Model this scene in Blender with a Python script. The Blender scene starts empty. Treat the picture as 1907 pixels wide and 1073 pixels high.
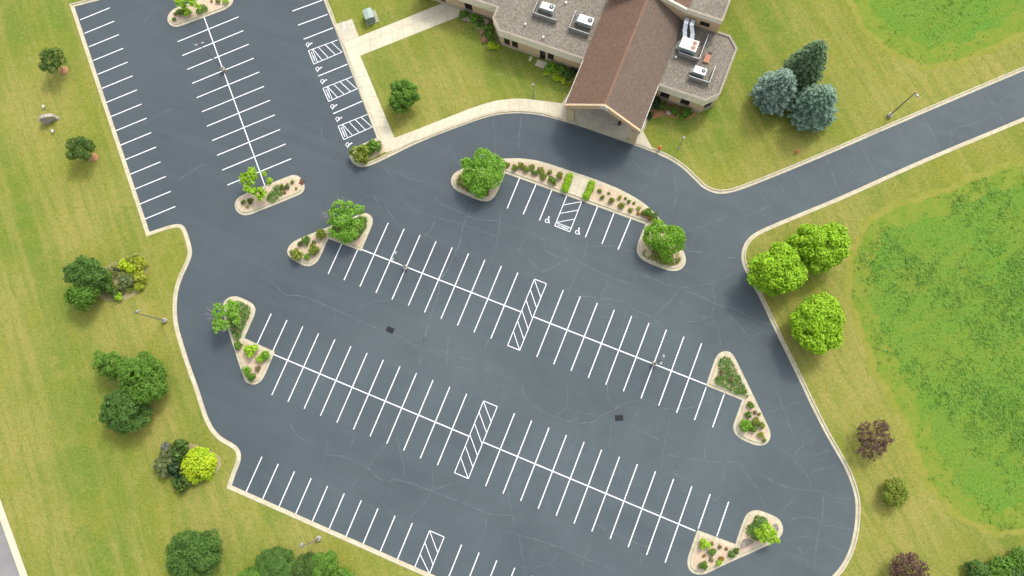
import bpy, bmesh, math, random
import numpy as np
from mathutils import Matrix, Vector

SC = bpy.context.scene
COL = SC.collection
R_ = math.radians
random.seed(7)

# ------------------------------------------------------------------ camera
F, CA, CB, CH = 1310.0, 0.18147, 0.05688, 105.3362
PW, PH = 1907.0, 1073.0
RM = Matrix.Rotation(CA, 3, 'X') @ Matrix.Rotation(CB, 3, 'Y')
cam_d = bpy.data.cameras.new("camera")
cam = bpy.data.objects.new("camera", cam_d)
COL.objects.link(cam)
cam.matrix_world = Matrix.Translation((0, 0, CH)) @ RM.to_4x4()
cam_d.sensor_width = 36.0
cam_d.lens = F / PW * 36.0
cam_d.clip_end = 5000
SC.camera = cam


def G(px, py, z=0.0):
    """survey: photo pixel -> point of the site at height z"""
    v = RM @ Vector(((px - PW / 2) / F, -(py - PH / 2) / F, -1.0))
    t = (z - CH) / v.z
    return Vector((v.x * t, v.y * t, z))


def tile(ox, oy, s):
    return lambda pts, z=0.0: [G(ox + p[0] / s, oy + p[1] / s, z) for p in pts]


# ------------------------------------------------------------------ materials
def new_mat(name):
    m = bpy.data.materials.new(name)
    m.use_nodes = True
    nt = m.node_tree
    b = nt.nodes["Principled BSDF"]
    b.inputs["Specular IOR Level"].default_value = 0.25
    return m, nt, b


def nd(nt, typ, **kw):
    n = nt.nodes.new(typ)
    for k, v in kw.items():
        if k.startswith("i_"):
            n.inputs[k[2:].replace("_", " ")].default_value = v
        else:
            setattr(n, k, v)
    return n


def mix(nt, fac, a, b, blend='MIX'):
    n = nt.nodes.new("ShaderNodeMix")
    n.data_type = 'RGBA'
    n.blend_type = blend
    n.clamp_factor = True
    for sock, v in ((n.inputs[0], fac), (n.inputs[6], a), (n.inputs[7], b)):
        if hasattr(v, "is_linked"):
            nt.links.new(v, sock)
        elif isinstance(v, (int, float)):
            sock.default_value = v
        else:
            sock.default_value = (*v, 1.0) if len(v) == 3 else v
    return n.outputs[2]


def coords(nt, rot=0.0, scale=(1, 1, 1)):
    tc = nt.nodes.new("ShaderNodeTexCoord")
    out = tc.outputs["Object"]
    for key, val in (("Rotation", (0, 0, rot)), ("Scale", scale)):
        mp = nt.nodes.new("ShaderNodeMapping")
        mp.inputs[key].default_value = val
        nt.links.new(out, mp.inputs["Vector"])
        out = mp.outputs["Vector"]
    return out


def noise(nt, vec, scale, detail=4, rough=0.55, lo=0.35, hi=0.65, dist=0.0):
    n = nd(nt, "ShaderNodeTexNoise", i_Scale=scale, i_Detail=detail, i_Roughness=rough, i_Distortion=dist)
    nt.links.new(vec, n.inputs["Vector"])
    r = nt.nodes.new("ShaderNodeMapRange")
    r.inputs["From Min"].default_value = lo
    r.inputs["From Max"].default_value = hi
    nt.links.new(n.outputs["Fac"], r.inputs["Value"])
    return r.outputs["Result"]


def mul(nt, a, b):
    n = nt.nodes.new("ShaderNodeMath")
    n.operation = 'MULTIPLY'
    for s, v in ((n.inputs[0], a), (n.inputs[1], b)):
        if hasattr(v, "is_linked"):
            nt.links.new(v, s)
        else:
            s.default_value = v
    return n.outputs[0]


def bump(nt, b, h, strength=0.4, dist=0.05):
    n = nt.nodes.new("ShaderNodeBump")
    n.inputs["Strength"].default_value = strength
    n.inputs["Distance"].default_value = dist
    nt.links.new(h, n.inputs["Height"])
    nt.links.new(n.outputs["Normal"], b.inputs["Normal"])


def mat_mottle(name, c1, c2, scale=1.0, c3=None, fine=8.0, rough=0.85, bmp=0.0, finemix=0.35):
    m, nt, b = new_mat(name)
    v = coords(nt)
    c = mix(nt, noise(nt, v, scale), c1, c2)
    if c3:
        c = mix(nt, mul(nt, noise(nt, v, fine, 3, 0.7, 0.4, 0.7), finemix), c, c3)
    nt.links.new(c, b.inputs["Base Color"])
    b.inputs["Roughness"].default_value = rough
    if bmp:
        bump(nt, b, noise(nt, v, fine, 3, 0.7, 0.3, 0.7), bmp)
    return m


def blob(nt, v, px, py, rx, soft=1.0):
    """1 inside a soft round area of the site, 0 outside"""
    p = G(px, py, 0)
    d = nt.nodes.new("ShaderNodeVectorMath")
    d.operation = 'DISTANCE'
    d.inputs[1].default_value = (p.x, p.y, 0)
    nt.links.new(v, d.inputs[0])
    r = nt.nodes.new("ShaderNodeMapRange")
    r.interpolation_type = 'SMOOTHSTEP'
    r.inputs["From Min"].default_value = rx
    r.inputs["From Max"].default_value = rx * 0.15
    nt.links.new(d.outputs["Value"], r.inputs["Value"])
    return r.outputs["Result"]


def flat_vec(nt, v, warp=0.0):
    s = nt.nodes.new("ShaderNodeSeparateXYZ")
    nt.links.new(v, s.inputs[0])
    c = nt.nodes.new("ShaderNodeCombineXYZ")
    nt.links.new(s.outputs[0], c.inputs[0])
    nt.links.new(s.outputs[1], c.inputs[1])
    if not warp:
        return c.outputs[0]
    n = nd(nt, "ShaderNodeTexNoise", i_Scale=0.09, i_Detail=4)
    nt.links.new(c.outputs[0], n.inputs["Vector"])
    sub = nt.nodes.new("ShaderNodeVectorMath")
    sub.operation = 'MULTIPLY_ADD'
    sub.inputs[1].default_value = (warp, warp, 0)
    nt.links.new(n.outputs["Color"], sub.inputs[0])
    nt.links.new(c.outputs[0], sub.inputs[2])
    off = nt.nodes.new("ShaderNodeVectorMath")
    off.operation = 'ADD'
    off.inputs[1].default_value = (-warp / 2, -warp / 2, 0)
    nt.links.new(sub.outputs[0], off.inputs[0])
    return off.outputs[0]


GRASS_A = (0.160, 0.168, 0.023)     # yellow green turf
GRASS_B = (0.108, 0.144, 0.022)     # greener turf
GRASS_DRY = (0.230, 0.202, 0.058)   # straw turf
GRASS_DEEP = (0.082, 0.140, 0.018)  # lush turf


def make_lawn_mat():
    m, nt, b = new_mat("lawn turf")
    v = coords(nt)
    flat = flat_vec(nt, v)
    wv = flat_vec(nt, v, 9.0)
    st = coords(nt, R_(66), (0.10, 1.0, 1.0))      # streaks along the mowing direction
    st2 = coords(nt, R_(66), (0.035, 0.62, 1.0))
    c = mix(nt, noise(nt, flat, 0.045, 5, 0.6, 0.36, 0.64), GRASS_A, GRASS_B)
    lush = None
    for px, py, r in ((20, 400, 12), (35, 480, 12), (70, 600, 13), (85, 690, 14), (110, 780, 15), (130, 870, 13), (160, 960, 11), (5, 320, 12), (200, 1010, 10),
                      (1290, 230, 9), (1010, 130, 12), (940, 120, 9), (1130, 900, 1), (420, 1000, 12), (500, 975, 10),
                      (1320, 180, 9), (1400, 60, 12), (120, 30, 14), (1420, 130, 9)):
        bl = blob(nt, wv, px, py, r)
        if lush is None:
            lush = bl
        else:
            a = nt.nodes.new("ShaderNodeMath"); a.operation = 'MAXIMUM'
            nt.links.new(lush, a.inputs[0]); nt.links.new(bl, a.inputs[1]); lush = a.outputs[0]
    c = mix(nt, mul(nt, lush, 0.80), c, GRASS_DEEP)
    dry = None
    for px, py, r in ((230, 610, 10), (0, 560, 10), (0, 660, 12), (170, 380, 9), (20, 820, 12), (45, 960, 12), (1580, 720, 10), (1690, 930, 12), (1620, 1000, 12), (1560, 400, 10), (290, 800, 6), (150, 430, 8),
                      (1640, 700, 14), (1560, 700, 9), (1650, 980, 14), (1500, 300, 8), (1590, 470, 8), (1420, 330, 10),
                      (60, 190, 12), (60, 240, 8), (830, 160, 10), (780, 230, 9), (430, 940, 9), (1420, 440, 6),
                      (1700, 160, 12), (560, 1000, 8), (1480, 640, 8), (1840, 120, 10)):
        bl = blob(nt, wv, px, py, r)
        if dry is None:
            dry = bl
        else:
            a = nt.nodes.new("ShaderNodeMath"); a.operation = 'MAXIMUM'
            nt.links.new(dry, a.inputs[0]); nt.links.new(bl, a.inputs[1]); dry = a.outputs[0]
    c = mix(nt, mul(nt, dry, 0.72), c, GRASS_DRY)
    c = mix(nt, mul(nt, noise(nt, st2, 0.55, 5, 0.65, 0.46, 0.58), 0.50), c, GRASS_DRY)
    c = mix(nt, mul(nt, noise(nt, st, 0.9, 5, 0.65, 0.48, 0.60), 0.58), c, GRASS_B)
    c = mix(nt, mul(nt, noise(nt, flat, 0.28, 6, 0.72, 0.50, 0.64), 0.42), c, GRASS_DRY)
    c = mix(nt, mul(nt, noise(nt, flat, 0.17, 5, 0.7, 0.52, 0.64), 0.55), c, GRASS_A)
    c = mix(nt, mul(nt, noise(nt, flat, 1.1, 6, 0.75, 0.50, 0.64), 0.45), c, GRASS_DEEP)
    h = noise(nt, flat, 3.2, 4, 0.8, 0.3, 0.7)
    c = mix(nt, mul(nt, noise(nt, flat, 2.6, 4, 0.8, 0.48, 0.66), 0.45), c, (0.055, 0.072, 0.012))
    c = mix(nt, mul(nt, noise(nt, flat, 2.1, 4, 0.8, 0.51, 0.68), 0.40), c, (0.24, 0.215, 0.085))
    c = mix(nt, mul(nt, noise(nt, flat, 4.3, 3, 0.7, 0.50, 0.64), 0.30), c, (0.070, 0.085, 0.010))
    c = mix(nt, mul(nt, noise(nt, flat, 3.4, 3, 0.7, 0.52, 0.64), 0.28), c, (0.250, 0.235, 0.060))
    nt.links.new(c, b.inputs["Base Color"])
    b.inputs["Roughness"].default_value = 0.95
    b.inputs["Specular IOR Level"].default_value = 0.05
    bump(nt, b, h, 0.5, 0.08)
    return m


def make_field_mat():
    m, nt, b = new_mat("field grass")
    v = flat_vec(nt, coords(nt))
    c = mix(nt, noise(nt, v, 0.06, 5, 0.6, 0.38, 0.62), (0.076, 0.168, 0.022), (0.102, 0.166, 0.024))
    c = mix(nt, mul(nt, noise(nt, v, 0.16, 6, 0.7, 0.50, 0.64), 0.45), c, (0.142, 0.168, 0.026))
    stf = coords(nt, R_(-24), (0.08, 1.0, 1.0))
    c = mix(nt, mul(nt, noise(nt, stf, 0.7, 4, 0.6, 0.48, 0.62), 0.35), c, (0.132, 0.165, 0.020))
    c = mix(nt, mul(nt, noise(nt, v, 0.9, 6, 0.75, 0.50, 0.62), 0.40), c, (0.058, 0.155, 0.015))
    c = mix(nt, mul(nt, noise(nt, v, 2.4, 5, 0.8, 0.48, 0.66), 0.45), c, (0.120, 0.195, 0.024))
    c = mix(nt, mul(nt, noise(nt, v, 3.2, 3, 0.7, 0.50, 0.62), 0.55), c, (0.040, 0.090, 0.010))
    c = mix(nt, mul(nt, noise(nt, v, 4.1, 3, 0.7, 0.52, 0.64), 0.45), c, (0.150, 0.225, 0.040))
    nt.links.new(c, b.inputs["Base Color"])
    b.inputs["Roughness"].default_value = 0.95
    b.inputs["Specular IOR Level"].default_value = 0.05
    bump(nt, b, noise(nt, v, 2.5, 4, 0.8, 0.3, 0.7), 0.6, 0.1)
    return m


def make_margin_mat(name="field margin", ca=(0.182, 0.178, 0.036), cb=(0.146, 0.164, 0.024)):
    """thin grass where the mown strip runs out into the field"""
    m, nt, b = new_mat(name)
    v = flat_vec(nt, coords(nt))
    c = mix(nt, noise(nt, v, 0.5, 6, 0.75, 0.46, 0.56), ca, cb)
    c = mix(nt, mul(nt, noise(nt, v, 2.2, 5, 0.8, 0.48, 0.66), 0.5), c, (0.185, 0.175, 0.045))
    c = mix(nt, mul(nt, noise(nt, v, 2.7, 5, 0.8, 0.48, 0.66), 0.4), c, (0.066, 0.110, 0.016))
    nt.links.new(c, b.inputs["Base Color"])
    b.inputs["Roughness"].default_value = 0.95
    b.inputs["Specular IOR Level"].default_value = 0.05
    return m


def make_asphalt_mat():
    m, nt, b = new_mat("sealed asphalt")
    v = flat_vec(nt, coords(nt))
    c = mix(nt, noise(nt, v, 0.06, 4, 0.55, 0.36, 0.64), (0.0400, 0.0530, 0.0600), (0.0545, 0.0710, 0.0775))
    c = mix(nt, mul(nt, noise(nt, v, 0.45, 5, 0.62, 0.5, 0.72), 0.40), c, (0.062, 0.079, 0.086))
    c = mix(nt, mul(nt, noise(nt, v, 0.8, 6, 0.7, 0.54, 0.75), 0.5), c, (0.035, 0.046, 0.053))
    wv = flat_vec(nt, v, 14.0)          # broad darker areas over the north lot and the drive
    new = None  # mask of the darker areas
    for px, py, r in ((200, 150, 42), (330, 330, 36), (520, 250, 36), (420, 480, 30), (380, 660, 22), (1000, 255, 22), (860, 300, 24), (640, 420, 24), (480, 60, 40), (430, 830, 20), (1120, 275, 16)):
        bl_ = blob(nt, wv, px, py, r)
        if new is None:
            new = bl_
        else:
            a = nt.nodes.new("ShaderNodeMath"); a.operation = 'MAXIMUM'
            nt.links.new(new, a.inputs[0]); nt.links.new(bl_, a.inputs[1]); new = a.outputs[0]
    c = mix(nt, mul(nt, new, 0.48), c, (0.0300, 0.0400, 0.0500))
    c = mix(nt, mul(nt, noise(nt, v, 1.1, 2, 0.5, 0.66, 0.76), 0.35), c, (0.026, 0.031, 0.036))   # oil spots
    st3 = coords(nt, R_(21.2), (0.03, 0.5, 1.0))
    c = mix(nt, mul(nt, noise(nt, st3, 0.8, 3, 0.6, 0.52, 0.66), 0.22), c, (0.036, 0.046, 0.053))    # wheel lanes
    st = coords(nt, R_(21.2), (0.05, 1.0, 1.0))     # roller passes of the sealer
    c = mix(nt, mul(nt, noise(nt, st, 0.5, 4, 0.6, 0.48, 0.66), 0.25), c, (0.060, 0.078, 0.086))
    c = mix(nt, mul(nt, noise(nt, v, 6.0, 3, 0.8, 0.45, 0.75), 0.30), c, (0.068, 0.084, 0.092))
    nt.links.new(c, b.inputs["Base Color"])
    b.inputs["Roughness"].default_value = 0.78
    b.inputs["Specular IOR Level"].default_value = 0.30
    bump(nt, b, noise(nt, v, 9.0, 2, 0.8, 0.3, 0.7), 0.12, 0.02)
    return m


def make_shingle_mat(name, c1, c2, c3):
    m, nt, b = new_mat(name)
    tc = nt.nodes.new("ShaderNodeTexCoord")
    br = nt.nodes.new("ShaderNodeTexBrick")
    br.inputs["Scale"].default_value = 1.0
    br.inputs["Brick Width"].default_value = 0.32
    br.inputs["Row Height"].default_value = 0.15
    br.inputs["Mortar Size"].default_value = 0.012
    br.inputs["Color1"].default_value = (*c1, 1)
    br.inputs["Color2"].default_value = (*c2, 1)
    br.inputs["Mortar"].default_value = (*[x * 0.55 for x in c1], 1)
    nt.links.new(tc.outputs["UV"], br.inputs["Vector"])
    v = coords(nt)
    n1 = noise(nt, v, 2.6, 5, 0.75, 0.44, 0.66)
    n2 = noise(nt, v, 0.35, 3, 0.6, 0.35, 0.7)
    c = mix(nt, mul(nt, n1, 0.6), br.outputs["Color"], c3)
    c = mix(nt, mul(nt, n2, 0.35), c, [x * 0.75 for x in c1])
    nt.links.new(c, b.inputs["Base Color"])
    b.inputs["Roughness"].default_value = 0.95
    bump(nt, b, br.outputs["Fac"], -0.5, 0.02)
    return m


def make_rubble_mat(name, ca, cb, cc, cell=6.0, even=False):
    m, nt, b = new_mat(name)
    v = coords(nt)
    vo = nd(nt, "ShaderNodeTexVoronoi", i_Scale=cell)
    nt.links.new(v, vo.inputs["Vector"])
    s = nt.nodes.new("ShaderNodeSeparateColor")
    nt.links.new(vo.outputs["Color"], s.inputs[0])
    c = mix(nt, s.outputs[0], ca, cb)
    c = mix(nt, mul(nt, noise(nt, v, cell * (1.0 if even else 0.45), 2 if even else 4, 0.7, 0.42, 0.70), 0.6 if even else 0.7), c, cc)
    c = mix(nt, mul(nt, noise(nt, v, 0.30, 3, 0.5, 0.42, 0.75), 0.25 if even else 0.4), c, [0.6 * x for x in ca])
    nt.links.new(c, b.inputs["Base Color"])
    b.inputs["Roughness"].default_value = 0.95
    bump(nt, b, vo.outputs["Distance"], 0.5, 0.04)
    return m


def make_block_mat(name, c1, c2, mort, w=0.42, h=0.2):
    m, nt, b = new_mat(name)
    tc = nt.nodes.new("ShaderNodeTexCoord")
    br = nt.nodes.new("ShaderNodeTexBrick")
    br.inputs["Scale"].default_value = 1.0
    br.inputs["Brick Width"].default_value = w
    br.inputs["Row Height"].default_value = h
    br.inputs["Mortar Size"].default_value = 0.012
    br.inputs["Color1"].default_value = (*c1, 1)
    br.inputs["Color2"].default_value = (*c2, 1)
    br.inputs["Mortar"].default_value = (*mort, 1)
    nt.links.new(tc.outputs["UV"], br.inputs["Vector"])
    v = coords(nt)
    c = mix(nt, mul(nt, noise(nt, v, 1.5, 4, 0.7, 0.45, 0.7), 0.3), br.outputs["Color"], [0.7 * x for x in c1])
    nt.links.new(c, b.inputs["Base Color"])
    b.inputs["Roughness"].default_value = 0.9
    return m


def leaf_mat(name, c1, c2, c3=None, clump=1.1, trans=0.48):
    m, nt, b = new_mat(name)
    g = nt.nodes.new("ShaderNodeNewGeometry")
    v = coords(nt)
    c = mix(nt, g.outputs["Random Per Island"], c1, c2)
    c = mix(nt, mul(nt, noise(nt, v, clump, 3, 0.6, 0.42, 0.62), 0.55), c, c3 or [0.6 * x for x in c1])
    nt.links.new(c, b.inputs["Base Color"])
    b.inputs["Roughness"].default_value = 0.6
    b.inputs["Specular IOR Level"].default_value = 0.2
    tr = nt.nodes.new("ShaderNodeBsdfTranslucent")
    nt.links.new(c, tr.inputs["Color"])
    ms = nt.nodes.new("ShaderNodeMixShader")
    ms.inputs[0].default_value = trans
    out = nt.nodes["Material Output"]
    nt.links.new(b.outputs[0], ms.inputs[1])
    nt.links.new(tr.outputs[0], ms.inputs[2])
    nt.links.new(ms.outputs[0], out.inputs["Surface"])
    return m


def metal(name, c, rough=0.45, met=0.6):
    m, nt, b = new_mat(name)
    v = coords(nt)
    nt.links.new(mix(nt, mul(nt, noise(nt, v, 3.0, 4, 0.7, 0.45, 0.7), 0.35), c, [0.72 * x for x in c]), b.inputs["Base Color"])
    b.inputs["Roughness"].default_value = rough
    b.inputs["Metallic"].default_value = met
    return m


M = {}
M['lawn'] = make_lawn_mat()
M['field'] = make_field_mat()
M['margin'] = make_margin_mat()
M['field_edge'] = make_margin_mat("field edge", (0.132, 0.168, 0.024), (0.098, 0.162, 0.018))
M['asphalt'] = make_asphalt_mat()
M['street'] = mat_mottle("street asphalt", (0.15, 0.147, 0.145), (0.19, 0.185, 0.18), 0.4, (0.10, 0.10, 0.10), 9.0, 0.85)
M['crack'] = mat_mottle("crack filler", (0.070, 0.086, 0.095), (0.094, 0.112, 0.121), 1.2, (0.050, 0.064, 0.072), 0.8, 0.8, 0, 1.0)
M['paint'] = mat_mottle("white road paint", (0.62, 0.63, 0.65), (0.54, 0.56, 0.59), 0.6, (0.33, 0.35, 0.38), 2.2, 0.6, 0, 0.55)
M['kerb'] = mat_mottle("kerb concrete", (0.400, 0.368, 0.270), (0.330, 0.300, 0.215), 0.7, (0.245, 0.205, 0.135), 1.8, 0.9, 0.1, 0.55)
M['walk'] = mat_mottle("walk concrete", (0.445, 0.410, 0.310), (0.385, 0.352, 0.260), 0.35, (0.30, 0.27, 0.195), 2.2, 0.9, 0.05, 0.45)
M['walk_grey'] = mat_mottle("grey concrete", (0.400, 0.365, 0.285), (0.345, 0.312, 0.240), 0.5, (0.20, 0.18, 0.145), 2.0, 0.9)
M['joint'] = mat_mottle("walk joint", (0.25, 0.222, 0.155), (0.30, 0.268, 0.190), 1.0)
M['gravel'] = make_rubble_mat("pink gravel", (0.365, 0.285, 0.200), (0.450, 0.360, 0.262), (0.315, 0.235, 0.158), 5.0)
M['grey_mulch'] = make_rubble_mat("grey mulch", (0.16, 0.14, 0.12), (0.22, 0.19, 0.165), (0.11, 0.095, 0.08), 5.0)
M['bark'] = mat_mottle("bark mulch", (0.27, 0.13, 0.06), (0.33, 0.17, 0.085), 3.0, (0.16, 0.075, 0.035), 9.0, 0.95, 0.4)
M['soil'] = mat_mottle("dry mulch", (0.20, 0.170, 0.080), (0.25, 0.205, 0.110), 1.8, (0.11, 0.105, 0.04), 6.0, 0.95, 0.4)
M['ballast'] = make_rubble_mat("roof ballast", (0.105, 0.092, 0.073), (0.220, 0.196, 0.160), (0.082, 0.070, 0.055), 6.0, True)
M['shingle_red'] = make_shingle_mat("red brown shingles", (0.132, 0.080, 0.056), (0.088, 0.054, 0.039), (0.178, 0.114, 0.080))
M['shingle_brown'] = make_shingle_mat("brown shingles", (0.122, 0.090, 0.068), (0.088, 0.066, 0.051), (0.158, 0.120, 0.092))
M['ridge'] = mat_mottle("ridge shingles", (0.205, 0.120, 0.080), (0.150, 0.090, 0.062), 2.0, (0.10, 0.06, 0.045), 6.0, 0.95)
M['fascia'] = mat_mottle("cream fascia", (0.700, 0.640, 0.480), (0.640, 0.580, 0.430), 0.6, (0.28, 0.245, 0.17), 2.0, 0.7)
M['coping'] = mat_mottle("coping", (0.240, 0.210, 0.165), (0.195, 0.170, 0.132), 0.8, (0.14, 0.12, 0.09), 3.0, 0.7)
M['trim_white'] = mat_mottle("white trim", (0.50, 0.47, 0.40), (0.44, 0.41, 0.34), 0.8, (0.33, 0.30, 0.24), 3.0, 0.6)
M['rake'] = mat_mottle("tan rake board", (0.480, 0.360, 0.225), (0.440, 0.325, 0.200), 0.6, (0.24, 0.16, 0.09), 2.0, 0.7)
M['brick'] = make_block_mat("tan brick", (0.480, 0.335, 0.190), (0.430, 0.295, 0.165), (0.400, 0.330, 0.230), 0.4, 0.1)
M['block'] = make_block_mat("cream block", (0.450, 0.365, 0.215), (0.410, 0.330, 0.190), (0.27, 0.215, 0.13), 0.8, 0.3)
M['plinth'] = make_block_mat("stone plinth", (0.36, 0.31, 0.22), (0.31, 0.265, 0.185), (0.15, 0.125, 0.085), 0.6, 0.3)
M['frame'] = metal("bronze frame", (0.055, 0.042, 0.032), 0.5, 0.3)
m, nt, b = new_mat("dark glass")
b.inputs["Base Color"].default_value = (0.018, 0.017, 0.016, 1)
b.inputs["Roughness"].default_value = 0.12
M['glass'] = m
M['soffit'] = mat_mottle("soffit", (0.25, 0.20, 0.13), (0.22, 0.175, 0.11), 0.8)
M['unit'] = metal("unit enamel", (0.56, 0.57, 0.54), 0.45, 0.0)
M['unit_side'] = metal("unit side", (0.33, 0.38, 0.36), 0.45, 0.0)
M['galv'] = metal("galvanised steel", (0.36, 0.39, 0.42), 0.4, 0.7)
M['screen'] = metal("screen panel", (0.240, 0.222, 0.195), 0.6, 0.2)
M['screen_edge'] = metal("screen edge", (0.30, 0.32, 0.33), 0.5, 0.2)
M['dark'] = metal("dark void", (0.020, 0.020, 0.022), 0.6, 0.0)
M['copper_fan'] = metal("rusty fan", (0.30, 0.135, 0.085), 0.6, 0.1)
M['hatch'] = metal("red hatch", (0.290, 0.125, 0.075), 0.7, 0.0)
M['pole'] = metal("bronze pole", (0.150, 0.145, 0.138), 0.5, 0.2)
M['lamp'] = metal("lamp head", (0.25, 0.26, 0.27), 0.45, 0.2)
M['footing'] = mat_mottle("footing concrete", (0.30, 0.285, 0.235), (0.225, 0.21, 0.17), 2.0, (0.13, 0.12, 0.095), 5.0)
M['transformer'] = metal("transformer enamel", (0.155, 0.205, 0.170), 0.5, 0.1)
M['transformer_top'] = metal("transformer lid", (0.215, 0.270, 0.235), 0.5, 0.1)
M['hydrant'] = metal("hydrant orange", (0.48, 0.150, 0.060), 0.5, 0.0)
M['iron'] = metal("cast iron", (0.016, 0.017, 0.019), 0.9, 0.0)
M['rust'] = mat_mottle("rusty iron", (0.090, 0.042, 0.024), (0.060, 0.030, 0.020), 5.0, (0.13, 0.06, 0.03), 12.0)
M['sign'] = mat_mottle("weathered sign stone", (0.300, 0.265, 0.215), (0.235, 0.205, 0.165), 2.0, (0.38, 0.34, 0.28), 5.0)
M['black'] = metal("black paint", (0.015, 0.015, 0.015), 0.5, 0.0)
M['trunk'] = mat_mottle("bark", (0.105, 0.080, 0.058), (0.075, 0.057, 0.042), 6.0, (0.15, 0.12, 0.09), 20.0, 0.95)
M['twig'] = mat_mottle("bare twig", (0.22, 0.205, 0.185), (0.18, 0.165, 0.15), 6.0)
M['rock'] = mat_mottle("field stone", (0.30, 0.25, 0.19), (0.23, 0.19, 0.14), 3.0)

LF = {
    'dark': leaf_mat("leaf dark", (0.065, 0.120, 0.024), (0.120, 0.200, 0.042), (0.045, 0.090, 0.018)),
    'deep': leaf_mat("leaf deep", (0.068, 0.148, 0.026), (0.130, 0.235, 0.046), (0.048, 0.110, 0.020)),
    'mid': leaf_mat("leaf mid", (0.095, 0.200, 0.024), (0.165, 0.305, 0.040), (0.068, 0.150, 0.020)),
    'fresh': leaf_mat("leaf fresh", (0.155, 0.330, 0.026), (0.250, 0.450, 0.044), (0.110, 0.260, 0.020)),
    'locust': leaf_mat("leaf locust", (0.150, 0.320, 0.030), (0.240, 0.440, 0.050), (0.115, 0.260, 0.026), 1.1, 0.35),
    'maple': leaf_mat("leaf maple", (0.190, 0.350, 0.012), (0.310, 0.500, 0.022), (0.140, 0.290, 0.010), 1.4, 0.35),
    'lime': leaf_mat("leaf lime", (0.240, 0.420, 0.022), (0.350, 0.540, 0.036), (0.185, 0.350, 0.018), 1.1, 0.35),
    'gold': leaf_mat("leaf gold", (0.290, 0.400, 0.012), (0.430, 0.500, 0.018), (0.180, 0.330, 0.012), 1.0, 0.3),
    'olive': leaf_mat("leaf olive", (0.170, 0.230, 0.030), (0.270, 0.320, 0.048), (0.115, 0.175, 0.022)),
    'yellow': leaf_mat("leaf yellow", (0.270, 0.330, 0.026), (0.390, 0.410, 0.048), (0.175, 0.255, 0.024)),
    'sage': leaf_mat("leaf sage", (0.121, 0.161, 0.057), (0.201, 0.236, 0.098), (0.081, 0.121, 0.034)),
    'silver': leaf_mat("leaf silver", (0.149, 0.178, 0.138), (0.218, 0.241, 0.190)),
    'dry': leaf_mat("leaf dry", (0.230, 0.184, 0.081), (0.310, 0.259, 0.127), (0.149, 0.138, 0.046)),
    'rustleaf': leaf_mat("leaf rust", (0.330, 0.180, 0.030), (0.400, 0.260, 0.045), (0.190, 0.190, 0.026)),
    'purple': leaf_mat("leaf purple", (0.095, 0.045, 0.045), (0.165, 0.088, 0.075), (0.075, 0.065, 0.032)),
    'blossom': leaf_mat("blossom cream", (0.483, 0.414, 0.276), (0.575, 0.506, 0.380), (0.460, 0.253, 0.184)),
    'pink': leaf_mat("blossom pink", (0.483, 0.230, 0.172), (0.552, 0.345, 0.253), (0.391, 0.161, 0.103)),
    'cover': leaf_mat("leaf ground cover", (0.100, 0.215, 0.034), (0.150, 0.290, 0.050), (0.080, 0.180, 0.028), 1.6),
    'yew': leaf_mat("leaf yew", (0.025, 0.060, 0.021), (0.048, 0.094, 0.030)),
    'spruce_blue': leaf_mat("needles blue", (0.135, 0.215, 0.160), (0.260, 0.345, 0.275), (0.075, 0.135, 0.092), 0.8, 0.1),
    'spruce_teal': leaf_mat("needles teal", (0.120, 0.210, 0.140), (0.225, 0.320, 0.230), (0.066, 0.125, 0.080), 0.8, 0.1),
    'spruce_dark': leaf_mat("needles dark", (0.080, 0.150, 0.062), (0.150, 0.225, 0.105), (0.050, 0.098, 0.040), 0.8, 0.1),
    'crop': leaf_mat("crop leaf", (0.105, 0.235, 0.034), (0.155, 0.305, 0.048), (0.105, 0.228, 0.032), 0.5, 0.3),
}


# ------------------------------------------------------------------ objects
def tag(o, label=None, cat=None, group=None, kind=None):
    if label: o['label'] = label
    if cat: o['category'] = cat
    if group: o['group'] = group
    if kind: o['kind'] = kind
    return o


def empty(name, loc, label, cat, group=None, rz=0.0):
    o = bpy.data.objects.new(name, None)
    COL.objects.link(o)
    o.location = loc
    o.rotation_euler.z = rz
    o.empty_display_size = 0.3
    return tag(o, label, cat, group)


def mesh_obj(name, verts, faces, mat, parent=None, loc=None, smooth=False, uvs=False):
    me = bpy.data.meshes.new(name)
    me.from_pydata([tuple(v) for v in verts], [], faces)
    mats = mat if isinstance(mat, list) else [mat]
    for mm in mats:
        me.materials.append(mm)
    if smooth:
        me.polygons.foreach_set("use_smooth", [True] * len(me.polygons))
    me.update()
    o = bpy.data.objects.new(name, me)
    COL.objects.link(o)
    if parent: o.parent = parent
    if loc: o.location = loc
    if uvs: wall_uv(me)
    return o


def wall_uv(me):
    """uv in metres: along the wall and up it (or across and down a slope)"""
    uv = me.uv_layers.new(name="UVMap")
    for p in me.polygons:
        n = p.normal
        if abs(n.z) > 0.95:
            t, u = Vector((1, 0, 0)), Vector((0, 1, 0))
        else:
            t = Vector((-n.y, n.x, 0)).normalized()
            u = n.cross(t)
        for li in p.loop_indices:
            co = me.vertices[me.loops[li].vertex_index].co
            uv.data[li].uv = (co.dot(t), co.dot(u))


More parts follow.
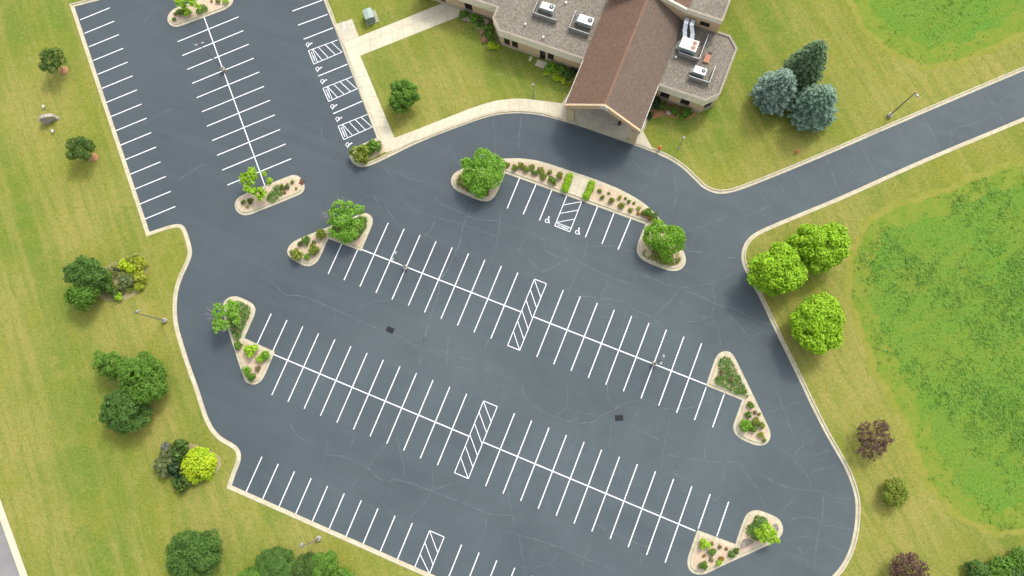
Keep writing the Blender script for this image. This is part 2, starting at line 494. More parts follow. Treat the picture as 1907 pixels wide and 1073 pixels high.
class MB:
    """collects shapes into one mesh"""
    def __init__(self):
        self.v, self.f = [], []

    def add(self, vs, fs):
        o = len(self.v)
        self.v += [tuple(x) for x in vs]
        self.f += [tuple(i + o for i in f) for f in fs]
        return self

    def box(self, x0, y0, z0, x1, y1, z1):
        vs = [(x0, y0, z0), (x1, y0, z0), (x1, y1, z0), (x0, y1, z0), (x0, y0, z1), (x1, y0, z1), (x1, y1, z1), (x0, y1, z1)]
        return self.add(vs, [(3, 2, 1, 0), (4, 5, 6, 7), (0, 1, 5, 4), (1, 2, 6, 5), (2, 3, 7, 6), (3, 0, 4, 7)])

    def prism(self, poly, z0, z1):
        n = len(poly)
        a = sum(poly[i][0] * poly[(i + 1) % n][1] - poly[(i + 1) % n][0] * poly[i][1] for i in range(n))
        if a < 0: poly = poly[::-1]
        vs = [(p[0], p[1], z0) for p in poly] + [(p[0], p[1], z1) for p in poly]
        fs = [tuple(range(n - 1, -1, -1)), tuple(range(n, 2 * n))]
        fs += [(i, (i + 1) % n, n + (i + 1) % n, n + i) for i in range(n)]
        return self.add(vs, fs)

    def wall(self, p, q, z0, z1, t):
        """upright slab from p to q, thickness t to the left of p->q"""
        p, q = Vector(p[:2]), Vector(q[:2])
        d = (q - p).normalized()
        n = Vector((-d.y, d.x)) * t
        return self.prism([p, q, q + n, p + n], z0, z1)

    def tube(self, pts, rad, seg=8, cap=True):
        pts = [Vector(p) for p in pts]
        rad = rad if isinstance(rad, (list, tuple)) else [rad] * len(pts)
        vs, fs = [], []
        for i, p in enumerate(pts):
            d = (pts[min(i + 1, len(pts) - 1)] - pts[max(i - 1, 0)]).normalized()
            a = d.orthogonal().normalized()
            c = d.cross(a)
            for k in range(seg):
                t = 2 * math.pi * k / seg
                vs.append(p + (a * math.cos(t) + c * math.sin(t)) * rad[i])
        for i in range(len(pts) - 1):
            for k in range(seg):
                k2 = (k + 1) % seg
                fs.append((i * seg + k, i * seg + k2, (i + 1) * seg + k2, (i + 1) * seg + k))
        if cap:
            fs.append(tuple(range(seg - 1, -1, -1)))
            fs.append(tuple((len(pts) - 1) * seg + k for k in range(seg)))
        return self.add(vs, fs)

    def lathe(self, prof, seg=16, c=(0, 0, 0)):
        return self.tube2([(c[0], c[1], c[2] + z) for r, z in prof], [r for r, z in prof], seg)

    def tube2(self, pts, rad, seg):
        vs, fs = [], []
        for p, r in zip(pts, rad):
            for k in range(seg):
                t = 2 * math.pi * k / seg
                vs.append((p[0] + r * math.cos(t), p[1] + r * math.sin(t), p[2]))
        for i in range(len(pts) - 1):
            for k in range(seg):
                k2 = (k + 1) % seg
                fs.append((i * seg + k, i * seg + k2, (i + 1) * seg + k2, (i + 1) * seg + k))
        fs.append(tuple(range(seg - 1, -1, -1)))
        fs.append(tuple((len(pts) - 1) * seg + k for k in range(seg)))
        return self.add(vs, fs)

    def build(self, name, mat, parent=None, loc=None, smooth=False, uvs=False):
        return mesh_obj(name, self.v, self.f, mat, parent, loc, smooth, uvs)


def bevel_mesh(o, w=0.03, seg=2):
    bm = bmesh.new()
    bm.from_mesh(o.data)
    bmesh.ops.bevel(bm, geom=list(bm.edges), offset=w, segments=seg, affect='EDGES', clamp_overlap=True)
    bm.to_mesh(o.data)
    bm.free()
    return o


def chaikin(pts, closed, sharp=(), it=3):
    """round a polyline but keep the sharp vertices"""
    n = len(pts)
    pts = [Vector((p[0], p[1])) for p in pts]
    if not sharp:
        P = pts
        for _ in range(it):
            Q = []
            m = len(P)
            for i in range(m if closed else m - 1):
                a, b = P[i], P[(i + 1) % m]
                Q += [a * .75 + b * .25, a * .25 + b * .75]
            if not closed: Q = [P[0]] + Q + [P[-1]]
            P = Q
        return P
    sharp = sorted(sharp)
    out = []
    runs = []
    if closed:
        for j, s in enumerate(sharp):
            e = sharp[(j + 1) % len(sharp)]
            idx = [s]
            while idx[-1] != e or len(idx) == 1:
                idx.append((idx[-1] + 1) % n)
            runs.append(idx)
    else:
        s2 = [0] + [s for s in sharp if 0 < s < n - 1] + [n - 1]
        runs = [list(range(a, b + 1)) for a, b in zip(s2[:-1], s2[1:])]
    for r in runs:
        seg = [pts[i] for i in r]
        if len(seg) > 2:
            seg = chaikin(seg, False, (), it)
            seg = [seg[0]] + [p for p in seg[1:-1] if (p - seg[0]).length > 1.15 and (p - seg[-1]).length > 1.15] + [seg[-1]]
        out += seg[:-1]
    if not closed: out.append(pts[-1])
    return out


def area(P):
    return 0.5 * sum(P[i][0] * P[(i + 1) % len(P)][1] - P[(i + 1) % len(P)][0] * P[i][1] for i in range(len(P)))


def offset(P, d, closed=True):
    """move a polyline d to the right of its direction"""
    n = len(P)
    out = []
    for i in range(n):
        a = P[(i - 1) % n] if closed or i > 0 else P[i]
        c = P[(i + 1) % n] if closed or i < n - 1 else P[i]
        d1 = (P[i] - a).normalized() if (P[i] - a).length > 1e-6 else None
        d2 = (c - P[i]).normalized() if (c - P[i]).length > 1e-6 else None
        d1 = d1 or d2
        d2 = d2 or d1
        n1, n2 = Vector((d1.y, -d1.x)), Vector((d2.y, -d2.x))
        m = n1 + n2
        if m.length < 1e-4: m = n1
        m.normalize()
        k = d / max(0.45, m.dot(n1))
        out.append(P[i] + m * k)
    return out


def fill(name, loops, z, mat, parent=None, kind=None):
    bm = bmesh.new()
    es = []
    for lp in loops:
        vs = [bm.verts.new((p[0], p[1], z)) for p in lp]
        es += [bm.edges.new((vs[i], vs[(i + 1) % len(vs)])) for i in range(len(vs))]
    bmesh.ops.triangle_fill(bm, use_beauty=True, use_dissolve=False, edges=es, normal=(0, 0, 1))
    for f in bm.faces:
        if f.normal.z < 0: f.normal_flip()
    me = bpy.data.meshes.new(name)
    bm.to_mesh(me)
    bm.free()
    me.materials.append(mat)
    o = bpy.data.objects.new(name, me)
    COL.objects.link(o)
    if parent: o.parent = parent
    if kind: o['kind'] = kind
    return o


def sweep(P, prof, closed, mb=None):
    """kerb profile [(offset to the right, z)] along a polyline"""
    mb = mb or MB()
    rows = [offset(P, d, closed) for d, z in prof]
    n, k = len(P), len(prof)
    vs = [(rows[j][i].x, rows[j][i].y, prof[j][1]) for i in range(n) for j in range(k)]
    fs = []
    for i in range(n if closed else n - 1):
        i2 = (i + 1) % n
        for j in range(k - 1):
            fs.append((i * k + j, i * k + j + 1, i2 * k + j + 1, i2 * k + j))
    return mb.add(vs, fs)


KERB = [(-0.004, 0.0), (0.0, 0.010), (0.40, 0.026), (0.43, 0.140), (0.45, 0.150), (0.60, 0.150), (0.62, 0.138), (0.62, 0.0)]

# ------------------------------------------------------------------ the pavement outline
S = 2.98125
edge = []
sharp_i = []


def E_(pts, sh=False):
    for p in pts:
        if sh: sharp_i.append(len(edge))
        edge.append(Vector(G(*p)[:2]))


E_([(565, -98)], True)
E_([(138.5, 12.4)], True)
E_([(278.4, 432.0)], True)
E_([(312, 420.5), (332, 416.6), (341.5, 419.7), (347.2, 428.8), (352.2, 443.9), (357.6, 464), (357.6, 475), (352.2, 490), (342.2, 511),
    (335.5, 527.7), (331.1, 544.5), (329.1, 564.6), (329.4, 588.1), (332.8, 611.6), (338.8, 631.7), (352.2, 675.3), (366.6, 714),
    (374, 736.5), (380.7, 758), (387.4, 778), (399.2, 800), (412.6, 814.3), (432.7, 825.0), (444.5, 834.0), (449.2, 846), (447.8, 860.6),
    (439.4, 880.7)])
E_([(431.7, 904.2)], True)
E_([(580.6, 970.3)])
E_([(807, 1071), (1150, 1221)])
E_([(1330, 1225), (1440, 1160), (1510, 1110), (1550.4, 1073), (1567.9, 1051.8), (1581.3, 1025), (1588.7, 998.1), (1593, 968), (1593.7, 941.1),
    (1591.4, 921), (1583, 894.1), (1567.9, 860.6), (1537.7, 810.3), (1505.8, 746.5), (1490.7, 713), (1440, 610), (1416.2, 557.9), (1396.1, 521),
    (1384.3, 497.5), (1380, 480.8), (1382, 464), (1389.4, 447.2), (1406.2, 432.6), (1440, 417.4), (1504, 391), (1579, 360)])
rl = [Vector(G(*p)[:2]) for p in ((1722, 294.5), (1907, 218.7))]
ru = [Vector(G(*p)[:2]) for p in ((1661.8, 235.8), (1907, 131.5))]
d_road = ((rl[1] - rl[0]).normalized() + (ru[1] - ru[0]).normalized()).normalized()
edge += [rl[0], rl[1]]
sharp_i.append(len(edge)); edge.append(rl[1] + d_road * 260)
i_end = len(edge)
sharp_i.append(len(edge)); edge.append(ru[1] + d_road * 260)
edge += [ru[1], ru[0]]
E_([(1541, 288.5), (1440, 330.4), (1379.3, 353.9), (1359.2, 359.6), (1342, 361.5), (1328, 359.5), (1308.9, 350.5), (1295.5, 337.1), (1275.3, 317.0), (1255.2, 301.9),
    (1228.4, 288.5), (1194.8, 275), (1141.2, 256.6), (1094.2, 239.8), (1050.6, 226.4), (1010.3, 214.9), (980.1, 211.3), (955, 210.8), (929.5, 213.2),
    (899.3, 219.9), (849, 238.2), (781.9, 263.9), (715, 297.5), (694.7, 306.4), (681.3, 311.3), (667.8, 311.3), (656.1, 303.6), (650.4, 291.8), (652.8, 281.8),
    (659.5, 274.6), (681.3, 265.5)])
E_([(701.4, 256.6)], True)
P_edge = chaikin(edge, True, sharp_i, 2)
if area(P_edge) < 0:
    P_edge = P_edge[::-1]
# P_edge runs counter-clockwise: its right-hand side is outside
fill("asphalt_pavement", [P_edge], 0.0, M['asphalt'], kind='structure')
far = lambda p: p.x > 150
k0 = next(i for i in range(len(P_edge)) if far(P_edge[i]) and not far(P_edge[(i + 1) % len(P_edge)]))
seq = [P_edge[(k0 + i) % len(P_edge)] for i in range(len(P_edge))]
k1 = max(i for i in range(len(seq)) if not far(seq[i])) + 1
kerb_line = seq[:k1 + 1]
sweep(kerb_line, KERB, False).build("kerb", M['kerb']).__setitem__('kind', 'structure')

def kerb_joints(P, closed, step, mb):
    """saw cuts across a kerb"""
    L = 0.0; nxt = step * 0.5
    for i in range(len(P) if closed else len(P) - 1):
        a, b_ = P[i], P[(i + 1) % len(P)]
        d = b_ - a; l = d.length
        if l < 1e-6: continue
        u = d / l; n_ = Vector((u.y, -u.x))
        while nxt <= L + l:
            c = a + u * (nxt - L)
            q = [(0.0, 0.015), (0.398, 0.031), (0.428, 0.145), (0.448, 0.155), (0.602, 0.155)]
            vs = []
            for o_, z in q:
                for sg in (-0.022, 0.022): vs.append((*(c + n_ * o_ + u * sg), z))
            mb.add(vs, [(2 * k, 2 * k + 2, 2 * k + 3, 2 * k + 1) for k in range(4)])
            nxt += step
        L += l
    return mb


kerb_joints([p for p in kerb_line if p.x < 120], False, 3.05, MB()).build("kerb_joint_lines", M['joint'])['kind'] = 'structure'
# street in the far corner with its concrete gutter
sa, sb = Vector(G(0, 965)[:2]), Vector(G(38.6, 1073)[:2])
dS = (sb - sa).normalized()
nS = Vector((dS.y, -dS.x))          # to the street side
if nS.x > 0: nS = -nS
sA, sB = sa - dS * 500, sb + dS * 500
gut = 1.05
fill("street", [[sA, sB, sB + nS * 9, sA + nS * 9]], 0.004, M['street'], kind='structure')
g = MB()
for a_, z0, z1 in ((0, 0.01, 0.03),):
    g.prism([sA, sB, sB - nS * gut, sA - nS * gut], 0.0, 0.128)
g.build("street_kerb", M['walk']).__setitem__('kind', 'structure')
street_hole = [sA - nS * (gut - .05), sB - nS * (gut - .05), sB + nS * 9, sA + nS * 9]

LZ = 0.12
lawn_hole = offset(P_edge, 0.58, True)
big = 1800
fill("lawn", [[Vector((-big, -big)), Vector((big, -big)), Vector((big, big)), Vector((-big, big))], lawn_hole, street_hole], LZ, M['lawn'], kind='structure')


# fields beyond the mown strip
def wobble(P, amp, step, seed):
    """ragged edge: push points in and out along the outline's own normal"""
    out = []
    L = 0.0
    n = len(P)
    for i in range(n):
        a, b = Vector(P[i]), Vector(P[(i + 1) % n])
        d = (b - a)
        if d.length < 1e-6: continue
        nn = Vector((d.y, -d.x)).normalized()
        m = max(1, int(d.length / step))
        for k in range(m):
            t = L + d.length * k / m + seed * 17
            out.append(a.lerp(b, k / m) + nn * amp * (0.5 * math.sin(1.1 * t) + 0.35 * math.sin(2.7 * t + 1) + 0.3 * math.sin(0.43 * t + 2) + 0.25 * math.sin(4.9 * t)))
        L += d.length
    return out


g2 = lambda L: [Vector(G(*p)[:2]) for p in L]
field_a = g2([(1580, -60), (1592, 20), (1625, 65), (1670, 100), (1720, 122), (1780, 112), (1840, 90), (1907, 55), (2100, -40), (2500, -200), (2500, -700), (1500, -700), (1560, -250)])
field_b = g2([(2800, 0), (2150, 215), (1907, 305), (1850, 325), (1780, 352), (1700, 380), (1640, 400), (1606, 430), (1590, 490), (1585, 545), (1600, 600), (1622, 650), (1640, 700),
              (1668, 740), (1690, 790), (1712, 840), (1730, 890), (1755, 925), (1790, 960), (1830, 980), (1907, 985), (2200, 960), (2800, 980)])
fields = []
for i, fp in enumerate((field_a, field_b)):
    fw = wobble(chaikin(fp, True, (), 2), 0.30, 0.4, i + 3)
    fields.append(fw)
    fill("field", [fw], LZ + 0.010, M['field_edge'], kind='structure')
    sgn = 1 if area(fw) > 0 else -1
    base = chaikin(fp, True, (), 2)
    fill("field", [wobble(offset(base, -2.6 * sgn, True), 0.8, 0.4, i + 21)], LZ + 0.015, M['field'], kind='structure')
    fill("field_margin_ground", [wobble(offset(base, 1.0 * sgn, True), 0.5, 0.45, i + 9)], LZ + 0.005, M['margin'], kind='structure')


# ------------------------------------------------------------------ walks
def sheet(name, P, z, mat, kind='structure', parent=None, loc=None):
    return fill(name, [[Vector((p[0], p[1])) for p in P]], z, mat, parent, kind)


WZ = 0.136
t480 = tile(480, 0, S)
t960 = tile(960, 0, S)
arc_out = [(781.9, 239.8), (815, 226.5), (849, 213.6), (875, 203), (899.3, 194.8), (929.5, 187.0), (960, 184.4), (980, 184.8), (1010, 188.5), (1052, 193.9)]
arc_in = [(1060, 226), (1050.6, 223.4), (1010.3, 211.9), (980.1, 208.3), (955, 207.8), (929.5, 210.2), (899.3, 216.9), (849, 235.2), (781.9, 260.9), (720, 285)]
walk = [(639.3, 81.5), (667.8, 69.8), (761.8, 31.9), (848, -3), (858, 14), (854, 31.9), (671.2, 104.7), (734.9, 257.6)] + arc_out + arc_in + [(718, 283.5), (702, 257)]
P_walk = g2(walk)
sheet("sidewalk", P_walk, WZ, M['walk'])
pad = g2([(622.0, 47.5), (656, 36.2), (669.0, 70.0), (638.3, 82.6)])
sheet("concrete_path", pad, WZ + 0.004, M['walk_grey'])
mbp = MB()
for a_, b_ in (((639.5, 41.5), (646, 62)), ((642.0, 52), (646.5, 64))):
    pa, pb = Vector(G(*a_)[:2]), Vector(G(*b_)[:2])
    dd = (pb - pa).normalized(); nn = Vector((-dd.y, dd.x)) * 0.06
    mbp.prism([pa - nn, pb - nn, pb + nn, pa + nn], WZ + 0.006, WZ + 0.010)
mbp.build("path_markings", M['paint'])['kind'] = 'structure'
# joints across the walks
mj = MB()


def joint(a, b, w=0.055, z=WZ + 0.004):
    pa, pb = Vector(a[:2]), Vector(b[:2])
    dd = (pb - pa).normalized(); nn = Vector((-dd.y, dd.x)) * w / 2
    mj.add([(*(pa - nn), z), (*(pb - nn), z), (*(pb + nn), z), (*(pa + nn), z)], [(0, 1, 2, 3)])


def between(A, B, n, z=WZ + 0.004, sub=(0, 1)):
    """n joints between two polylines A and B given in pixels"""
    def at(P, t):
        L = [0]
        for p, q in zip(P[:-1], P[1:]): L.append(L[-1] + (q - p).length)
        d = t * L[-1]
        for i in range(len(P) - 1):
            if d <= L[i + 1] + 1e-6:
                return P[i].lerp(P[i + 1], (d - L[i]) / max(1e-6, L[i + 1] - L[i]))
        return P[-1]
    A, B = g2(A), g2(B)
    for i in range(1, n):
        joint(at(A, i / n), at(B, i / n), z=z)


between([(734.9, 257.6)] + arc_out, [(725, 284)] + arc_in[::-1], 19)
between([(671.2, 104.7), (734.9, 257.6)], [(649, 108), (704, 257)], 8)
between([(667.8, 70), (848, -3)], [(671.2, 104.7), (854, 32)], 9)
joint(G(654, 90), G(850, 13))
mj.build("sidewalk_joint_lines", M['joint'])['kind'] = 'structure'

# ------------------------------------------------------------------ paint
TH = -0.37406
uv_u = Vector((math.cos(TH), math.sin(TH)))
uv_v = Vector((-uv_u.y, uv_u.x))
O_B = Vector((-27.62841, 24.64846))
SP = 2.74
PZ = 0.008


def quad_line(mb, a, b, w=0.15, z=PZ, jit=0.0):
    a, b = Vector(a[:2]), Vector(b[:2])
    d = (b - a).normalized(); n = Vector((-d.y, d.x)) * w / 2
    mb.add([(*(a - n), z), (*(b - n), z), (*(b + n), z), (*(a + n), z)], [(0, 1, 2, 3)])


def mainp(i, v):
    return O_B + uv_u * (i * SP) + uv_v * v


def mk(mb, name="pavement_markings"):
    o = mb.build(name, M['paint'])
    o['kind'] = 'structure'
    return o


rj = random.Random(3)
J = lambda: rj.uniform(-0.05, 0.05)
# row B
TB, BB, OB = 5.457, -5.463, 10.718
mb = MB()
for i in list(range(0, 9)): quad_line(mb, mainp(i, TB + J()), mainp(i, BB + J()))
for i in range(9): quad_line(mb, mainp(OB + i, TB + J()), mainp(OB + i, BB + J()))
quad_line(mb, mainp(-2, -0.35), mainp(-2, BB)); quad_line(mb, mainp(-1, -0.35), mainp(-1, BB))
quad_line(mb, mainp(OB + 9, -0.4), mainp(OB + 9, BB)); quad_line(mb, mainp(OB + 10, -0.35), mainp(OB + 10, BB))
quad_line(mb, mainp(-0.85, 0), mainp(9, 0), 0.16, PZ + 0.003)
quad_line(mb, mainp(OB - 1, 0), mainp(OB + 8.95, 0), 0.16, PZ + 0.003)
mk(mb)
# row C
VC, TC, BC, UC, OC = -19.983, 5.556, -5.612, -4.081, 10.724
mb = MB()
for i in range(2, 13): quad_line(mb, mainp(UC + i, VC + TC + J()), mainp(UC + i, VC + BC + J()))
for i in range(11): quad_line(mb, mainp(OC + i, VC + TC + J()), mainp(OC + i, VC + BC + J()))
for i in (0, 1): quad_line(mb, mainp(UC + i, VC + TC), mainp(UC + i, VC + 0.45))
for i in (11, 12): quad_line(mb, mainp(OC + i, VC + TC), mainp(OC + i, VC + 0.45))
quad_line(mb, mainp(UC + 1.1, VC), mainp(UC + 13, VC), 0.16, PZ + 0.003)
quad_line(mb, mainp(OC - 1, VC), mainp(OC + 10.9, VC), 0.16, PZ + 0.003)
mk(mb)
# row D along the lower kerb
VD, UD, OD = -34.441, -1.152, 10.688
mb = MB()
for i in range(10): quad_line(mb, mainp(UD + i, VD + J()), mainp(UD + i, VD - 5.45))
for i in range(12): quad_line(mb, mainp(OD + i, VD + J()), mainp(OD + i, VD - 5.45))
mk(mb)
# left lot
LTH = -1.16741
lu = Vector((math.cos(LTH), math.sin(LTH))); lv = Vector((-lu.y, lu.x))
O_L = Vector((-61.93171, 73.61222))
leftp = lambda i, v: O_L + lu * (i * SP) + lv * v
mb = MB()
kerb_px = lambda i: None
ka, kb = Vector(G(138.5, 12.4)[:2]), Vector(G(278.4, 432.0)[:2])
v_k = ((ka + kb) / 2 - O_L).dot(lv)
for i in range(15): quad_line(mb, leftp(i, -14.529 + J()), leftp(i, v_k + 0.02))
mk(mb)
mb = MB()
for i in range(11): quad_line(mb, leftp(4 + i, 5.446 + J()), leftp(4 + i, -5.585 + J()))
sp_a = Vector(G(290 + 845 / 9.535, 315 / 9.535)[:2]); sp_b = Vector(G(420 + 727 / 9.756, 300 + 438 / 9.756)[:2])
quad_line(mb, leftp((sp_a - O_L).dot(lu) / SP, 0), leftp((sp_b - O_L).dot(lu) / SP, 0), 0.16, PZ + 0.003)
mk(mb)
mb = MB()
for a_, b_ in (((193, 62), (357, 2)), ((224, 140), (388, 80)), ((255, 218), (418, 155)), ((335, 423), (498, 357)), ((418, 632), (580, 562)), ((163, -16), (326, -78))):
    quad_line(mb, *t480([a_, b_]))
mk(mb)
# row E beside the entrance island
tE1 = tile(820, 270, 5.96); tE2 = tile(1020, 310, 5.367)
mb = MB()
for a_, b_ in (((878, 373), (742, 705)), ((1062, 438), (920, 770)), ((1237, 503), (1100, 838)), ((1744, 688), (1610, 1025))):
    quad_line(mb, *tE1([a_, b_]))
for a_, b_ in (((662, 468), (542, 775)), ((829, 527), (703, 832))):
    quad_line(mb, *tE2([a_, b_]))
mk(mb)


# hatched access aisles: things painted on the lot
def text_mesh(body, size):
    cu = bpy.data.curves.new("lettering", 'FONT')
    cu.body = body
    cu.size = size
    cu.align_x = 'CENTER'
    cu.align_y = 'CENTER'
    cu.offset = 0.012
    o = bpy.data.objects.new("lettering", cu)
    COL.objects.link(o)
    dg = bpy.context.evaluated_depsgraph_get()
    me = bpy.data.meshes.new_from_object(o.evaluated_get(dg))
    bpy.data.objects.remove(o)
    me.materials.clear()
    me.materials.append(M['paint'])
    return me


TXT = text_mesh("NO PARKING", 0.30)


def aisle(c, label, stripes, bar=None, closed_far=True, group=None):
    """c: four corners a(inner/top left) b(top right) c(bottom right) d(bottom left), world 2-D; stripes: pairs of (t on a-d, t on b-c)"""
    A, B, C_, D = [Vector(p[:2]) for p in c]
    ctr = (A + B + C_ + D) / 4
    o = empty("access_aisle", (ctr.x, ctr.y, PZ), label, "road marking", group or "hatched white aisles painted on the asphalt")
    sh = lambda p: Vector((p[0] - ctr.x, p[1] - ctr.y))
    mb = MB()
    quad_line(mb, sh(A), sh(D), 0.115, 0.0); quad_line(mb, sh(B), sh(C_), 0.115, 0.0)
    quad_line(mb, sh(A), sh(B), 0.115, 0.002)
    if closed_far: quad_line(mb, sh(D), sh(C_), 0.115, 0.002)
    if bar: quad_line(mb, sh(A.lerp(D, bar)), sh(B.lerp(C_, bar)), 0.10, 0.004)
    mb.build("outline", M['paint'], o)
    for s, e in stripes:
        q = MB(); quad_line(q, sh(A.lerp(D, s)), sh(B.lerp(C_, e)), 0.105, 0.006)
        q.build("stripe", M['paint'], o)
    return o, ctr


six = [(k * 1.74 / 11.03, (k * 1.74 + 2.35) / 11.03) for k in range(6)]
six[0] = (0.006, six[0][1])
aisle([mainp(9, TB), mainp(OB - 1, TB), mainp(OB - 1, BB), mainp(9, BB)], "long hatched white aisle across the stall row under the curved entrance island", six)
aisle([mainp(UC + 13, VC + TC), mainp(OC - 1, VC + TC), mainp(OC - 1, VC + BC), mainp(UC + 13, VC + BC)], "long hatched white aisle across the middle of the southern double stall row", six)
aisle([mainp(UD + 10, VD), mainp(OD - 1, VD), mainp(OD - 1, VD - 5.4), mainp(UD + 10, VD - 5.4)], "short hatched white aisle running to the lower kerb beside the grass bank",
      [(k * 1.74 / 5.4, (k * 1.74 + 2.35) / 5.4) for k in range(2)] + [(3.48 / 5.4, 1.0)], closed_far=False)


def lettering(parent, ctr, pos, ang):
    o = bpy.data.objects.new("lettering", TXT)
    COL.objects.link(o)
    o.parent = parent
    o.location = (pos.x - ctr.x, pos.y - ctr.y, 0.004)
    o.rotation_euler.z = ang


tR = tile(560, 40, 3.972)
WORDS = ["the one farthest from the planted kerb tip", "in the middle of the three", "the one next to the planted kerb tip"]
for (cn, st), wd in zip((
        ([(57, 217), (97, 315), (308, 226), (272, 138)], [((90, 203), (160, 287)), ((130, 190), (205, 269)), ((180, 171), (257, 247)), ((228, 154), (305, 228))]),
        ([(165, 495), (207, 592), (420, 497), (383, 408)], [((198, 482), (272, 562)), ((243, 465), (322, 540)), ((290, 446), (370, 520)), ((335, 427), (415, 500))]),
        ([(277, 775), (319, 874), (536, 778), (497, 687)], [((311, 762), (384, 845)), ((357, 744), (434, 822)), ((402, 726), (480, 802)), ((446, 708), (528, 782))])), WORDS):
    W4 = [Vector(p[:2]) for p in tR(cn)]
    A, B, C_, D = W4
    dn = (D - A)
    sts = []
    for a_, b_ in st:
        pa, pb = [Vector(p[:2]) for p in tR([a_, b_])]
        sts.append(((pa - A).dot(dn) / dn.dot(dn), (pb - B).dot(C_ - B) / (C_ - B).dot(C_ - B)))
    o, ctr = aisle(W4, "NO PARKING hatched aisle by the pale walk, " + wd, sts, bar=0.135, closed_far=False)
    pos = (A.lerp(D, 0.067) + B.lerp(C_, 0.067)) / 2
    ab = (B - A).normalized()
    lettering(o, ctr, pos, math.atan2(ab.y, ab.x))
# the one at the entrance island: D end is the lettered one
tH = tile(1000, 360, 11.923)
W4 = [Vector(p[:2]) for p in tH([(395, 725), (730, 855), (990, 190), (660, 60)])]
A, B, C_, D = W4
sts = []
for a_, b_ in (((430, 650), (830, 570)), ((515, 455), (905, 370)), ((590, 265), (985, 185))):
    pa, pb = [Vector(p[:2]) for p in tH([a_, b_])]
    sts.append(((pa - A).dot(D - A) / (D - A).length_squared, (pb - B).dot(C_ - B) / (C_ - B).length_squared))
o, ctr = aisle(W4, "hatched white aisle lettered NO PARKING below the pale crossing of the curved island", sts, bar=0.115, closed_far=False)
ab = (B - A).normalized()
lettering(o, ctr, (A.lerp(D, 0.056) + B.lerp(C_, 0.056)) / 2, math.atan2(ab.y, ab.x))


# wheelchair symbols
def wheelchair_mesh():
    mb = MB()
    k = 22
    c = Vector((-0.06, -0.22)); r0, r1 = 0.25, 0.36
    vs, fs = [], []
    a0, a1 = math.radians(112), math.radians(112 + 262)
    for i in range(k + 1):
        t = a0 + (a1 - a0) * i / k
        for r in (r0, r1): vs.append((c.x + r * math.cos(t), c.y + r * math.sin(t), 0))
    for i in range(k): fs.append((2 * i, 2 * i + 1, 2 * i + 3, 2 * i + 2))
    mb.add(vs, fs)
    vs = [(0.0 + 0.125 * math.cos(2 * math.pi * i / 14), 0.52 + 0.125 * math.sin(2 * math.pi * i / 14), 0) for i in range(14)]
    mb.add(vs, [tuple(range(14))])
    for a_, b_, w, z in (((0.0, 0.38), (0.02, -0.10), 0.15, 0.002), ((0.02, 0.16), (0.27, 0.13), 0.10, 0.0035), ((0.02, -0.08), (0.29, -0.10), 0.13, 0.003), ((0.27, -0.08), (0.40, -0.48), 0.12, 0.004), ((0.36, -0.46), (0.52, -0.43), 0.10, 0.005)):
        quad_line(mb, a_, b_, w, z)
    return mb


wm = None
sym = [(t480([(285, 246)])[0], 'R', "uppermost of the wheelchair symbols along the pale walk"),
       (t480([(339, 381)])[0], 'R', "just below the first lettered aisle by the walk"),
       (t480([(366, 450)])[0], 'R', "just above the middle lettered aisle by the walk"),
       (t480([(422, 590)])[0], 'R', "just below the middle lettered aisle by the walk"),
       (t480([(450, 659)])[0], 'R', "just above the last lettered aisle by the walk"),
       (t480([(506, 802)])[0], 'R', "closest to the planted tip of the kerb"),
       (tH([(240, 590)])[0], 'E', "on the west side of the island's lettered aisle"),
       (tH([(912, 842)])[0], 'E', "on the east side of the island's lettered aisle")]
angR = math.atan2(lv.y, lv.x) - math.pi / 2
angE = math.atan2(uv_v.y, uv_v.x) - math.pi / 2
for p, k, lab in sym:
    if wm is None:
        o = wheelchair_mesh().build("wheelchair_symbol", M['paint']); wm = o.data
    else:
        o = bpy.data.objects.new("wheelchair_symbol", wm); COL.objects.link(o)
    o.location = (p.x, p.y, PZ)
    o.scale = (0.92, 0.92, 1)
    o.rotation_euler.z = angR if k == 'R' else angE
    tag(o, "white painted wheelchair symbol, " + lab, "road marking", "wheelchair symbols painted on the stalls")

